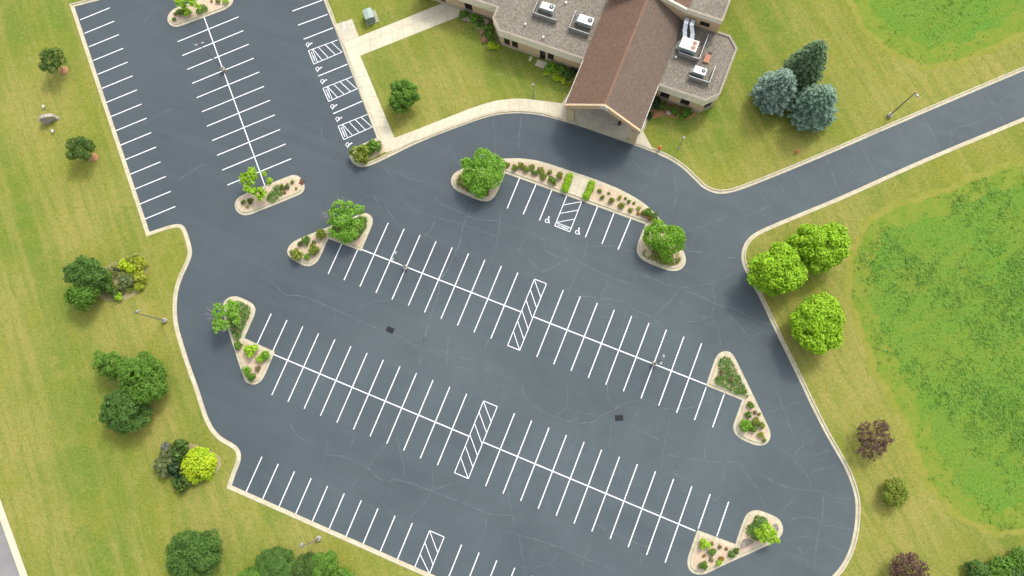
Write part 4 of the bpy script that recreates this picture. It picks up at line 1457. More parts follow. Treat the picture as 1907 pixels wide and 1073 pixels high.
cover("ground_cover", cov(tE2, [(935, 850), (1010, 800), (1150, 810), (1320, 850), (1335, 940), (1300, 985), (1210, 1000), (1080, 960), (960, 900)]), IZ, 'olive', 8, holes=0.3)


def shrubs(t, L, where, group, zb=IZ):
    for x, y, r, leaf, lab in L:
        p = t([(x, y)], 0.45)[0]
        sc = {t1: 9.535, t2: 9.756, t3: 7.665, t4: 5.65, t5: 5.365, t6: 7.505, tE1: 5.96, tE2: 5.367, t480: S}.get(t, 1)
        rad = max(0.26, r / sc * 0.081 * 1.22)
        shrub(p, rad, leaf, lab + " " + where, rs.uniform(0.85, 1.15), group=group, zb=zb)


IG = "small shrubs on the gravel of the planting islands"
shrubs(tE1, [(748, 220, 28, 'olive', "olive shrub against the green tree"), (828, 248, 34, 'olive', "first loose olive shrub beyond the tree"), (898, 228, 33, 'olive', "upper shrub of the first touching pair"),
             (948, 270, 36, 'olive', "lower shrub of the first touching pair"), (1018, 245, 33, 'olive', "olive shrub near the kerb after the first pair"), (1048, 308, 33, 'mid', "middling shrub close below the stall kerb side"),
             (1120, 282, 40, 'olive', "largest shrub midway to the crossing"), (1145, 352, 36, 'olive', "shrub directly below the largest one"), (1213, 300, 26, 'olive', "smallest lone shrub before the crossing"),
             (1240, 392, 43, 'mid', "big green shrub beside the hedge, lower"), (1322, 342, 38, 'olive', "big olive shrub beside the hedge, upper"), (1267, 428, 20, 'fresh', "tiny fresh green plant under the big shrub")],
       "in the curved island's west bed", IG)
shrubs(tE2, [(522, 243, 21, 'mid', "first green shrub past the crossing"), (548, 308, 23, 'olive', "olive shrub below the first green one"), (612, 265, 13, 'olive', "tiny shrub second from the crossing"),
             (638, 340, 27, 'olive', "round olive shrub above the stall line"), (722, 308, 23, 'yellow', "yellowish shrub in the middle"), (778, 315, 14, 'mid', "tiny green shrub past the yellowish one"),
             (815, 350, 19, 'mid', "narrow green shrub near the outer kerb"), (738, 390, 31, 'olive', "largest round shrub near the stall kerb"), (828, 435, 23, 'olive', "round shrub nearest the notch"),
             (865, 365, 11, 'mid', "tiniest tuft by the outer kerb"), (910, 415, 21, 'yellow', "yellow green shrub before the tree"), (905, 468, 16, 'rustleaf', "orange tuft at the start of the tree bed"),
             (952, 462, 24, 'rustleaf', "orange shrub upper of two"), (1005, 470, 46, 'mid', "dark green shrub between the orange ones"), (1025, 518, 28, 'rustleaf', "rust red shrub lower of two"), (1065, 505, 40, 'deep', "deep green shrub against the outer kerb")],
       "in the curved island's east bed", IG)
shrubs(t6, [(388, 625, 66, 'lime', "large lime shrub"), (490, 730, 46, 'mid', "green shrub below the lime one"), (375, 925, 52, 'mid', "green shrub near the rounded end"), (595, 890, 36, 'lime', "small lime shrub at the long kerb"),
            (625, 828, 34, 'rustleaf', "rust brown shrub"), (770, 762, 42, 'mid', "green shrub by the notch, outer one"), (838, 722, 38, 'deep', "dark shrub by the notch, inner one"), (495, 620, 24, 'dry', "dry tuft beside the lime shrub"),
            (610, 665, 24, 'dry', "pale straw tuft under the notch kerb"), (490, 840, 27, 'dry', "dry tuft in the middle"), (390, 790, 20, 'rustleaf', "brown withered tuft"), (700, 690, 20, 'dry', "straw tuft close to the notch")],
       "in the southeast island", IG)
shrubs(t5, [(685, 612, 31, 'mid', "uppermost green shrub below the notch"), (665, 707, 29, 'mid', "green shrub second below the notch"), (740, 775, 38, 'olive', "olive shrub in the middle"), (630, 815, 52, 'fresh', "largest bright green shrub"),
            (705, 850, 34, 'mid', "green shrub touching the bright one"), (795, 812, 31, 'olive', "olive shrub by the long kerb"), (790, 912, 30, 'yellow', "yellow green shrub near the tip"), (825, 965, 19, 'olive', "small plant at the tip"),
            (735, 685, 17, 'dry', "dry tuft"), (775, 705, 15, 'olive', "tiny plant by the dry tuft"), (405, 290, 22, 'dry', "straw clump among the flat evergreens, upper"), (495, 365, 22, 'dry', "straw clump among the flat evergreens, lower")],
       "in the east end island", IG)
shrubs(t4, [(365, 585, 42, 'mid', "green shrub at the narrow neck"), (505, 640, 66, 'lime', "round lime shrub"), (597, 722, 42, 'lime', "bright lime shrub by the corner, lower"), (652, 690, 46, 'fresh', "green shrub at the pointed corner"),
            (455, 850, 43, 'fresh', "green shrub at the rounded tip, upper"), (495, 910, 44, 'mid', "green shrub at the rounded tip, lower"), (565, 828, 27, 'dry', "dry tuft")],
       "in the west end island", IG)
shrubs(t3, [(265, 880, 86, 'olive', "large olive shrub"), (385, 675, 58, 'mid', "green shrub along the outer kerb"), (500, 800, 76, 'olive', "olive shrub by the stall kerb"), (400, 905, 42, 'fresh', "small fresh green shrub"),
            (602, 590, 72, 'olive', "olive shrub at the narrow neck"), (300, 720, 36, 'deep', "small dark shrub"), (495, 695, 30, 'sage', "small grey green shrub")],
       "in the island with the half bare tree", IG)
shrubs(t2, [(320, 745, 42, 'mid', "first small shrub at the west tip"), (455, 730, 56, 'deep', "dark green shrub near the west tip"), (390, 830, 26, 'yellow', "yellow tuft near the west tip"), (1120, 460, 52, 'sage', "grey green shrub past the flat evergreen"),
            (1020, 462, 44, 'olive', "olive shrub on the flat evergreen"), (1212, 375, 33, 'mid', "small green shrub toward the rusty inlet"), (1280, 487, 26, 'yellow', "yellow tuft by the rusty inlet"), (1068, 562, 30, 'rustleaf', "brownish shrub under the grey green one")],
       "in the capsule island", IG)
shrubs(t1, [(325, 340, 38, 'mid', "small shrub at the west tip"), (340, 240, 34, 'sage', "grey tuft at the west tip"), (450, 225, 74, 'mid', "green shrub beside the lime tree"), (580, 240, 74, 'lime', "lime shrub beside the flat evergreen"),
            (985, 10, 28, 'rustleaf', "brownish tuft"), (1105, 15, 44, 'olive', "olive shrub"), (1235, 25, 54, 'lime', "lime green shrub at the east tip")],
       "in the island at the top edge", IG)
shrubs(t480, [(578, 865, 52, 'olive', "olive shrub at the rounded end"), (612, 835, 34, 'mid', "green shrub in the middle"), (655, 818, 38, 'mid', "green shrub nearest the walk")], "in the kerb tip below the wheelchair stalls", "shrubs in the kerb tip")


# hedges beside the crossing
def hedge(a, b, w, h, label):
    pa, pb = [Vector(p) for p in tE1([a, b], 0.4)]
    rng = np.random.default_rng(int(a[0]))
    L = []
    n = 7
    for i in range(n):
        t_ = i / (n - 1)
        q = pa.lerp(pb, t_) - pa
        L.append((np.array([q.x + rng.normal() * .05, q.y + rng.normal() * .05, 0.28]), w * (0.5 + 0.08 * rng.random())))
    me = quads_mesh("hedge", crown_leaves(L, 0.12, rng, 1.1, 1.6, 0.7), LF['lime'])
    o = bpy.data.objects.new("hedge", me); COL.objects.link(o)
    o.location = (pa.x, pa.y, IZ)
    tag(o, label, "hedge", "short lime hedges along the crossing")


hedge((1436, 350), (1385, 490), 0.92, 0.8, "short lime hedge on the west side of the pale crossing")
hedge((1682, 432), (1620, 575), 0.92, 0.8, "short lime hedge on the east side of the pale crossing")


# ---- island trees
def island_tree(t, ctr, hc, spec, leaf, label, seed, base=None, size=0.15, dens=0.7, gap=0.4, twigs=(), name="locust_tree", droop=0.6, r0=0.1):
    """spec: lobes (x, y, radius px of the tile, dz)"""
    rng = np.random.default_rng(seed)
    sc = {t1: 9.535, t2: 9.756, t3: 7.665, t4: 5.65, t6: 7.505, tE1: 5.96, tE2: 5.367}[t]
    b_ = t([base or ctr], IZ)[0]
    o = empty(name, (b_.x, b_.y, IZ), label, "tree")
    L = []
    for x, y, r, dz in spec:
        p = t([(x, y)], hc + dz)[0]
        L.append((np.array([p.x - b_.x, p.y - b_.y, hc + dz]), r / sc * 0.072))
    V = crown_leaves(L, size, rng, dens, 2.5, 0.85, gap + 0.5, 0.62, droop)
    c = bpy.data.objects.new("crown", quads_mesh("crown", V, LF[leaf]))
    COL.objects.link(c); c.parent = o
    H = hc * 1.1
    trunk_part(o, H, r0, [L[0]] + L, rng)
    if twigs:
        mb = MB(); rt = random.Random(seed)
        for x, y in twigs:
            e = t([(x, y)], hc)[0] - Vector((b_.x, b_.y, 0))
            s = Vector((0, 0, hc * 0.75)).lerp(e, 0.3)
            m_ = s.lerp(e, 0.6) + Vector((0, 0, 0.15))
            mb.tube([s, m_, e], [0.04, 0.026, 0.012], 5)
            for k in range(6):
                q = s.lerp(e, 0.45 + 0.1 * k)
                d = Vector((rt.uniform(-1, 1), rt.uniform(-1, 1), rt.uniform(-0.1, 0.5))).normalized() * rt.uniform(0.35, 0.9) + (e - s).normalized() * 0.4
                mb.tube([q, q + d * 0.6 + Vector((0, 0, .05)), q + d], [0.018, 0.012, 0.007], 4)
        mb.build("bare_branches", M['twig'], o)
    return o


island_tree(tE1, (480, 330), 3.0, [(480, 330, 150, 0), (330, 260, 100, -.2), (470, 130, 95, .5), (560, 200, 110, .2), (640, 230, 90, -.3), (330, 370, 100, -.4), (430, 450, 110, -.5), (560, 360, 130, -.2), (640, 320, 70, -.5), (440, 530, 70, -1.0), (290, 200, 60, .2), (400, 200, 90, .4)],
            'locust', "feathery green tree filling the west end of the curved island", 51, base=(520, 400), dens=0.95, gap=0.2)
island_tree(tE2, (1170, 720), 2.8, [(1160, 720, 130, 0), (1060, 660, 95, -.2), (1060, 740, 90, -.4), (1270, 690, 90, .2), (1240, 780, 90, -.2), (1180, 830, 85, -.5), (1320, 730, 55, .2), (1100, 600, 70, .1), (1250, 640, 50, .4), (1000, 720, 50, -.5), (1190, 900, 60, -1.0), (1330, 800, 40, -.3)],
            'fresh', "feathery bright tree filling the east end of the curved island", 52, base=(1130, 790), dens=0.95, gap=0.2)
island_tree(t3, (930, 330), 3.2, [(900, 380, 130, 0), (800, 300, 110, .2), (860, 200, 100, .5), (980, 200, 90, .5), (1020, 300, 100, .1), (1140, 240, 80, .3), (780, 400, 90, -.2), (880, 530, 130, -.8), (760, 560, 70, -.8), (1000, 560, 130, -1.0), (960, 640, 90, -1.3), (1100, 430, 110, -.8)],
            'locust', "feathery tree with bare grey branches in the notched island above the upper row", 53, base=(960, 480), dens=0.72, gap=0.75,
            twigs=[(840, 70), (915, 60), (720, 240), (610, 270), (640, 340), (1030, 130), (1170, 120), (600, 300), (780, 120)])
island_tree(t4, (215, 290), 3.0, [(200, 290, 70, 0), (160, 230, 58, .2), (150, 180, 45, .3), (240, 210, 60, .1), (310, 250, 55, -.2), (150, 340, 58, .1), (140, 420, 45, .1), (220, 370, 55, -.2), (330, 180, 50, -.3), (340, 320, 45, -.6), (280, 140, 40, 0), (110, 240, 30, .3)],
            'locust', "leaning feathery tree with bare twigs in the west end island", 54, base=(330, 370), dens=0.72, gap=0.75, twigs=[(50, 215), (40, 250), (60, 290), (90, 150), (200, 110), (225, 440)])
island_tree(t2, (540, 500), 2.3, [(480, 180, 75, .8), (430, 260, 70, .6), (330, 290, 70, .5), (330, 370, 55, .3), (520, 270, 75, .6), (460, 370, 70, .4), (400, 490, 80, 0), (500, 540, 80, -.2), (590, 600, 75, -.5), (640, 680, 60, -.9), (690, 600, 60, -.6), (810, 350, 55, .2), (700, 240, 45, .5), (640, 520, 50, -.2), (790, 420, 40, -.2)],
            'lime', "sparse lime green sapling leaning from the capsule island", 55, base=(680, 610), size=0.2, dens=0.8, gap=0.3, droop=0.0, name="sapling", r0=0.06)
island_tree(t1, (520, 60), 2.0, [(440, 60, 85, .2), (400, 20, 60, .4), (480, 10, 70, .4), (650, 50, 80, .2), (620, 0, 60, .4), (690, 90, 60, -.2), (780, 130, 45, -.6), (520, 140, 60, -.6)],
            'lime', "sparse lime sapling in the island at the top edge", 56, base=(560, 170), size=0.19, dens=0.8, gap=0.3, droop=0.0, name="sapling", r0=0.06)
island_tree(t6, (1260, 470), 2.0, [(1260, 450, 90, 0), (1180, 480, 70, -.2), (1200, 540, 60, -.3), (1300, 520, 70, 0), (1250, 380, 55, .2), (1380, 560, 45, .1), (1340, 460, 50, 0), (1290, 600, 32, 0), (1420, 575, 25, .1), (1120, 460, 40, -.4)],
            'lime', "small drooping yellow green tree in the southeast island", 57, base=(1225, 445), size=0.17, dens=0.7, gap=0.6, droop=0.8, name="weeping_tree", r0=0.06)

# ---- mixed bed on the west lawn
tA = tile(100, 450, 6.312); tC = tile(160, 630, 3.7)


def bed_shrubs(t, sc, L, group, zb=LZ, hc=0.8):
    for x, y, r, leaf, lab, h, knob in L:
        p = t([(x, y)], hc)[0]
        shrub(p, r / sc * 0.079 * 1.05, leaf, lab, h, group=group, zb=zb, knob=knob)


sheet("mulch_ground", chaikin([Vector(p[:2]) for p in tA([(560, 330), (760, 220), (1000, 120), (1090, 180), (1110, 360), (1060, 560), (950, 640), (820, 700), (560, 700), (500, 520)])], True, (), 2), LZ + 0.006, M['soil'])
bed_shrubs(tA, 6.312, [(590, 530, 135, 'deep', "big dark shrub in the middle of the mixed bed", 1.0, False), (640, 430, 80, 'mid', "light green shrub behind the dark one in the mixed bed", 1.2, False),
                       (850, 470, 115, 'sage', "dull olive shrub beside the golden one in the mixed bed", 0.8, False), (1010, 260, 95, 'yellow', "golden shrub at the upper point of the mixed bed", 0.8, False),
                       (1020, 410, 95, 'yellow', "golden shrub along the round edge of the mixed bed", 0.8, False), (990, 530, 70, 'yellow', "golden shrub at the lower end of the mixed bed", 0.8, False), (820, 270, 80, 'gold', "yellow green shrub by the black lantern", 0.8, False),
                       (910, 310, 80, 'gold', "yellow green shrub between lantern and golden edge", 0.8, False), (752, 645, 58, 'lime', "small lime shrub below the mixed bed", 0.9, False), (700, 600, 80, 'dark', "dark low shrub above the small lime one", 0.8, False), (520, 400, 90, 'deep', "dark shrub against the back tree", 1.3, False)],
           "shrubs of the mixed bed on the west lawn")
sheet("mulch_ground", chaikin([Vector(p[:2]) for p in tC([(540, 740), (640, 690), (780, 740), (880, 780), (940, 830), (930, 900), (860, 960), (700, 1030), (560, 960), (490, 860)])], True, (), 2), LZ + 0.006, M['soil'])
bed_shrubs(tC, 3.7, [(765, 880, 122, 'gold', "brilliant golden knobbly shrub beside the kerb bend", 0.95, True), (672, 770, 82, 'dark', "dark green shrub above the golden one", 1.1, False), (650, 880, 80, 'yew', "darkest shrub hidden behind the golden one", 1.0, False), (668, 985, 72, 'dark', "dark green shrub below the golden one", 0.9, False),
                     (545, 880, 78, 'sage', "sage green shrub on the far side of the golden one", 0.8, False), (575, 810, 60, 'sage', "small sage shrub next to the silver one", 0.8, False), (542, 745, 36, 'silver', "small silver grey plant", 0.7, False), (595, 722, 28, 'yellow', "tuft of yellow flowers by the silver plant", 0.7, False), (830, 850, 60, 'lime', "lime side of the golden shrub group by the mulch", 0.9, True)],
           "shrubs around the golden one")

cover("bed_foliage", chaikin([Vector(p[:2]) for p in tA([(560, 380), (760, 240), (1000, 140), (1080, 190), (1095, 360), (1040, 560), (900, 600), (700, 640), (540, 600)])], True, (), 2), LZ, 'olive', 21, 40, 0.2, 0.7, holes=0.4)
cover("bed_foliage", chaikin([Vector(p[:2]) for p in tA([(850, 230), (1000, 130), (1085, 190), (1100, 360), (1050, 560), (980, 570), (990, 400), (960, 300)])], True, (), 2), LZ, 'yellow', 22, 60, 0.2, 0.9, holes=0.2)
cover("bed_foliage", chaikin([Vector(p[:2]) for p in tC([(520, 760), (640, 700), (720, 720), (760, 900), (700, 1020), (560, 960), (490, 860)])], True, (), 2), LZ, 'sage', 23, 40, 0.18, 0.6, holes=0.3)
# ------------------------------------------------------------------ the building
BO = G(1054, 191, 5.0)
BTH = -0.371
bl = empty("office_building", (BO.x, BO.y, 0), "low cream building with flat gravel roofs and a long brown gabled entrance wing", "building", None, BTH)
cB, sB_ = math.cos(BTH), math.sin(BTH)
bw = lambda x, y, z=0: Vector((BO.x + cB * x - sB_ * y, BO.y + sB_ * x + cB * y, z))
EZ, RZ, FR = 5.0, 9.4, 4.62     # eaves, ridge, flat roof
BZ = 0.1
LWp = [(-14.2, 7.7), (-15.9, 9.35), (-15.9, 11.25), (-30, 11.25), (-30, 30), (0.9, 30), (0.9, 7.7)]
RWp = [(11.3, 7.65), (19.5, 7.65), (21.2, 9.4), (21.2, 17.4), (19.5, 19.05), (17.6, 19.05), (11.3, 19.05)]


def inset(P, d):
    Q = [Vector(p) for p in P]
    if area(Q) < 0: Q = Q[::-1]
    return offset(Q, -d, True)


for P, nm in ((LWp, "flat_roof"), (RWp, "flat_roof")):
    q = inset(P, 0.26)
    MB().prism(q, FR - 0.35, FR).build(nm, M['ballast'], bl)
# walls as runs (outside to the right of p->q) with openings
WALL_IN = 0.22


def run_wall(p, q, wins, fascia=(3.0, 4.80), plinth=0.75, zt=3.0, zb=BZ, fmat='fascia', wmat='brick', pl=True, cop=True):
    """wall from p to q (outside on the right). wins: (s0, s1, z0, z1, door)"""
    p, q = Vector(p), Vector(q)
    d = (q - p).normalized(); out = Vector((d.y, -d.x)); L = (q - p).length
    t = 0.25
    a = p - out * WALL_IN
    at = lambda s, o_=0.0: a + d * s + out * o_
    cuts = sorted(wins)
    mb = MB(); s = 0.0
    for s0, s1, z0, z1, dr in cuts:
        if s0 > s: mb.wall(at(s), at(s0), zb, zt, t)
        if z0 > zb: mb.wall(at(s0), at(s1), zb, z0, t)
        if z1 < zt: mb.wall(at(s0), at(s1), z1, zt, t)
        s = s1
    if s < L: mb.wall(at(s), at(L), zb, zt, t)
    mb.build("wall", M[wmat], bl, uvs=True)
    for s0, s1, z0, z1, dr in cuts:
        f = MB(); w = 0.07
        ia, ib = at(s0, -0.10), at(s1, -0.10)
        f.wall(ia, at(s0 + w, -0.10), z0, z1, 0.08); f.wall(at(s1 - w, -0.10), ib, z0, z1, 0.08)
        f.wall(at(s0 + w, -0.10), at(s1 - w, -0.10), z0, z0 + w, 0.08); f.wall(at(s0 + w, -0.10), at(s1 - w, -0.10), z1 - w, z1, 0.08)
        mid = (s0 + s1) / 2
        f.wall(at(mid - 0.03, -0.10), at(mid + 0.03, -0.10), z0 + w, z1 - w, 0.06)
        fo = f.build("door" if dr else "window", M['frame'], bl)
        MB().wall(at(s0 + w, -0.13), at(s1 - w, -0.13), z0 + w, z1 - w, 0.02).build("pane", M['glass'], fo)
        if not dr: MB().wall(at(s0 - 0.05, 0.06), at(s1 + 0.05, 0.06), z0 - 0.08, z0 + 0.003, 0.14).build("sill", M['plinth'], fo)
        else: MB().box(0, 0, 0, 0.04, 0.04, 0.18).build("handle", M['galv'], fo, loc=(*at(mid + 0.1, -0.085), z0 + 0.95))
    if pl:
        mb = MB(); s = 0.0
        for s0, s1, z0, z1, dr in [c for c in cuts if c[4]] + [(L, L, 0, 0, 0)]:
            mb.wall(at(s, 0.07), at(s0, 0.07), zb - 0.02, plinth, 0.065)
            s = s1
        mb.build("plinth", M['plinth'], bl, uvs=True)


lw_front = [((-14.2, 7.7), (0.9, 7.7), [(0.62, 1.60, 0.8, 2.75, 0), (1.95, 3.0, 0.8, 2.75, 0), (6.75, 7.72, BZ + 0.02, 2.75, 1), (8.1, 9.15, 0.8, 2.75, 0)]),
            ((-15.9, 9.35), (-14.2, 7.7), []), ((-15.9, 11.25), (-15.9, 9.35), []), ((-30, 11.25), (-15.9, 11.25), [(3.6, 4.6, 0.9, 2.75, 0), (8.05, 9.4, 0.9, 2.75, 0)]), ((-30, 30), (-30, 11.25), [(3, 5, .9, 2.7, 0), (9, 11, .9, 2.7, 0)])]
rw_front = [((11.3, 7.65), (19.5, 7.65), [(1.45, 2.9, 1.0, 2.75, 0), (4.75, 6.2, 1.0, 2.75, 0)]), ((19.5, 7.65), (21.2, 9.4), [(0.6, 1.9, 1.0, 2.75, 0)]), ((21.2, 9.4), (21.2, 17.4), [(1.5, 2.7, 1.0, 2.75, 0), (5, 6.2, 1.0, 2.75, 0)]), ((21.2, 17.4), (19.5, 19.05), []), ((19.5, 19.05), (17.6, 19.05), [])]
for p, q, w in lw_front + rw_front: run_wall(p, q, w)


def fascia_band(P, z0, z1, out=0.0, t=0.26, open_run=True, nm="fascia"):
    """deep cream band with a darker coping along an open run whose outside is on the right"""
    Q = [Vector(p) for p in P]
    sweep(Q, [(-t, z0), (out, z0), (out, z1 - 0.05), (-t, z1 - 0.05), (-t, z0)], False).build(nm, M['fascia'], bl)
    sweep(Q, [(-t - 0.03, z1 - 0.046), (out + 0.05, z1 - 0.046), (out + 0.05, z1), (-t - 0.03, z1), (-t - 0.03, z1 - 0.046)], False).build("coping", M['coping'], bl)


fascia_band([(-30, 30), (-30, 11.25), (-15.9, 11.25), (-15.9, 9.35), (-14.2, 7.7), (0.9, 7.7)], 3.0, 4.80)
fascia_band([(11.3, 7.65), (19.5, 7.65), (21.2, 9.4), (21.2, 17.4), (19.5, 19.05), (17.65, 19.05)], 3.0, 4.80)

# gabled entrance wing
GW = 12.1; YB = 18.6; YF = -0.15
th_ = 0.32
for x0, x1, mt in ((0.0, GW / 2, 'shingle_red'), (GW / 2, GW, 'shingle_brown')):
    z0, z1 = (EZ, RZ) if x0 == 0 else (RZ, EZ)
    vs = [(x0, YF, z0), (x1, YF, z1), (x1, YB, z1), (x0, YB, z0), (x0, YF, z0 - th_), (x1, YF, z1 - th_), (x1, YB, z1 - th_), (x0, YB, z0 - th_)]
    mesh_obj("gable_roof", vs, [(0, 1, 2, 3), (7, 6, 5, 4), (0, 4, 5, 1), (3, 2, 6, 7)] + ([(0, 3, 7, 4)] if x0 == 0 else [(1, 5, 6, 2)]), M[mt], bl, uvs=True)
rc_ = MB()
sl = (RZ - EZ) / (GW / 2)
for sgn in (-1, 1):
    a0 = (GW / 2, RZ + 0.045); a1 = (GW / 2 + sgn * 0.17, RZ + 0.045 - 0.17 * sl)
    n = 46
    for k in range(n):
        y0 = YF + (YB - YF) * k / n; y1 = YF + (YB - YF) * (k + 1) / n - 0.02
        rc_.add([(a0[0], y0, a0[1]), (a1[0], y0, a1[1]), (a1[0], y1, a1[1]), (a0[0], y1, a0[1])], [(0, 1, 2, 3)] if sgn < 0 else [(3, 2, 1, 0)])
rc_.build("ridge_cap", M['ridge'], bl, uvs=True)
# eave edges (white metal)
for xs in (-1, 1):
    x = -0.09 if xs < 0 else GW + 0.003
    MB().box(x, YF - 0.02, EZ - 0.30, x + 0.085, 7.4, EZ + 0.015).build("gutter", M['trim_white'], bl)
# rake boards across the front gable
rd = 1.15
for xs in (0, 1):
    xa, xb, zA, zB = (0.0, GW / 2, EZ, RZ) if xs == 0 else (GW / 2, GW, RZ, EZ)
    vs = []
    for y in (YF - 0.34, YF - 0.005):
        vs += [(xa, y, zA - 0.03), (xb, y, zB - 0.03), (xb, y, zB - rd), (xa, y, zA - rd)]
    mesh_obj("rake_board", vs, [(3, 2, 1, 0), (4, 5, 6, 7), (0, 1, 5, 4), (2, 3, 7, 6), (1, 2, 6, 5), (0, 4, 7, 3)], M['rake'], bl)
pk = MB()
wpk = 0.62
vs = []
for y in (YF - 0.38, YF - 0.342):
    vs += [(GW / 2 - wpk, y, RZ - 0.02 - wpk * sl), (GW / 2, y, RZ - 0.02), (GW / 2 + wpk, y, RZ - 0.02 - wpk * sl), (GW / 2 + wpk, y, RZ - rd - wpk * sl), (GW / 2, y, RZ - rd), (GW / 2 - wpk, y, RZ - rd - wpk * sl)]
pk.add(vs, [(0, 1, 4, 5)[::-1], (1, 2, 3, 4)[::-1], (6, 7, 10, 11), (7, 8, 9, 10), (0, 1, 7, 6), (1, 2, 8, 7), (5, 4, 10, 11)[::-1], (4, 3, 9, 10)[::-1]])
pk.build("peak_panel", M['trim_white'], bl)
for x0 in (0.22, GW - 1.5):
    MB().box(x0, -0.42, 0.1, x0 + 1.28, 0.18, EZ - rd + 0.0).build("pillar", M['block'], bl, uvs=True)
    MB().box(x0, 5.2, 0.1, x0 + 1.28, 5.8, EZ - 0.45).build("pillar", M['block'], bl, uvs=True)
# closed soffit above the porch and its back wall
mesh_obj("soffit", [(0.02, YF, EZ - 0.36), (GW / 2, YF, RZ - 0.40), (GW / 2, 7.7, RZ - 0.40), (0.02, 7.7, EZ - 0.36), (GW - 0.02, YF, EZ - 0.36), (GW - 0.02, 7.7, EZ - 0.36)], [(0, 3, 2, 1), (1, 2, 5, 4)], M['soffit'], bl)
run_wall((0.9, 8.0), (11.3, 8.0), [(2.6, 4.6, 0.15, 2.7, 1), (4.9, 6.9, 0.15, 2.7, 1), (7.4, 9.4, 0.9, 2.7, 0)], zt=4.9, pl=False)
# hidden hull of the wing above the flat roofs
mesh_obj("gable_wall", [(0.9, 7.9, 3.9), (11.2, 7.9, 3.9), (11.2, 7.9, 5.2), (GW / 2, 7.9, RZ - 0.42), (0.9, 7.9, 5.2)], [(0, 1, 2, 3, 4)], M['brick'], bl, uvs=True)
sheet("entrance_path", g2([(1046, 194), (1046, 220.5), (1094.2, 236.6), (1141.2, 253.4), (1192, 271), (1207, 276.5)]) + [Vector(bw(12.45, 0.2)[:2]), Vector(bw(12.3, 8.0)[:2]), Vector(bw(-0.2, 8.0)[:2])], WZ + 0.006, M['walk_grey'])
# pale wedge of walk past the east pillar
sheet("sidewalk", g2([(1195, 240.5), (1216, 279.6), (1207, 276.7), (1186, 262)]), WZ + 0.010, M['walk'])
mj = MB()
for k in range(1, 6):
    joint(bw(12.2 * k / 6, -0.9), bw(12.2 * k / 6, 7.9), z=WZ + 0.010, w=0.05)
joint(bw(0.2, 2.0), bw(12.3, 2.0), z=WZ + 0.010, w=0.05); joint(bw(0.2, 5.0), bw(12.3, 5.0), z=WZ + 0.010, w=0.05)
mj.build("path_joint_lines", M['joint'])['kind'] = 'structure'
# tall hall behind
TWX = 17.6; TY = 18.8; TZ = 8.0; HZ = 9.7
hall = [(-5.5, 4.4), (TWX, 4.4), (TWX, TZ - 0.9), (-5.5, TZ - 0.9)]
w0, w1, wz0, wz1 = 14.55, 16.05, 5.25, 6.35
mb = MB()
mb.box(11.6, TY + 0.02, 4.4, w0, TY + 0.27, TZ - 0.85); mb.box(w1, TY + 0.02, 4.4, TWX - 0.1, TY + 0.27, TZ - 0.85)
mb.box(w0, TY + 0.02, 4.4, w1, TY + 0.27, wz0); mb.box(w0, TY + 0.02, wz1, w1, TY + 0.27, TZ - 0.85)
mb.box(TWX - 0.35, TY + 0.27, 0.1, TWX - 0.1, 40, TZ - 0.85)
mb.build("wall", M['brick'], bl, uvs=True)
f = MB().box(w0, TY + 0.10, wz0, w1, TY + 0.16, wz0 + .07).box(w0, TY + 0.10, wz1 - .07, w1, TY + 0.16, wz1).box(w0, TY + .10, wz0 + .07, w0 + .07, TY + .16, wz1 - .07).box(w1 - .07, TY + .10, wz0 + .07, w1, TY + .16, wz1 - .07).box((w0 + w1) / 2 - .03, TY + .10, wz0 + .07, (w0 + w1) / 2 + .03, TY + .155, wz1 - .07).build("window", M['frame'], bl)
MB().box(w0 + .07, TY + .13, wz0 + .07, w1 - .07, TY + .15, wz1 - .07).build("pane", M['glass'], f)
mesh_obj("hall_gable_wall", [(0.2, TY + 0.05, 4.5), (11.6, TY + 0.05, 4.5), (11.6, TY + 0.05, TZ - 0.5), (6.1, TY + 0.05, HZ - 0.5), (0.2, TY + 0.05, TZ - 0.5)], [(0, 1, 2, 3, 4)], M['brick'], bl, uvs=True)
MB().box(12.25, TY + 0.3, TZ - 0.6, TWX - 0.3, 40, TZ - 0.18).build("flat_roof", M['ballast'], bl)
# hall fascia: level part then the rake rising to the ridge
sweep([Vector((12.0, TY)), Vector((TWX, TY)), Vector((TWX, 40))], [(-0.28, TZ - 0.95), (0.0, TZ - 0.95), (0.0, TZ - 0.05), (-0.28, TZ - 0.05), (-0.28, TZ - 0.95)], False).build("fascia", M['fascia'], bl)
sweep([Vector((12.0, TY)), Vector((TWX, TY)), Vector((TWX, 40))], [(-0.31, TZ - 0.046), (0.05, TZ - 0.046), (0.05, TZ), (-0.31, TZ), (-0.31, TZ - 0.046)], False).build("coping", M['coping'], bl)
for xa, zA, xb, zB in ((0.2, TZ, 6.1, HZ), (6.1, HZ, 12.0, TZ)):
    vs = []
    for y in (TY - 0.01, TY + 0.27): vs += [(xa, y, zA), (xb, y, zB), (xb, y, zB - 0.95), (xa, y, zA - 0.95)]
    mesh_obj("rake_board", vs, [(3, 2, 1, 0), (4, 5, 6, 7), (0, 1, 5, 4), (2, 3, 7, 6), (1, 2, 6, 5), (0, 4, 7, 3)], M['fascia'], bl)
for xa, zA, xb, zB in ((0.2, TZ - 0.06, 6.1, HZ - 0.06), (6.1, HZ - 0.06, 12.25, TZ - 0.06)):
    mesh_obj("hall_roof", [(xa, TY + 0.28, zA), (xb, TY + 0.28, zB), (xb, 40, zB), (xa, 40, zA)], [(0, 1, 2, 3)], M['shingle_red'], bl, uvs=True)


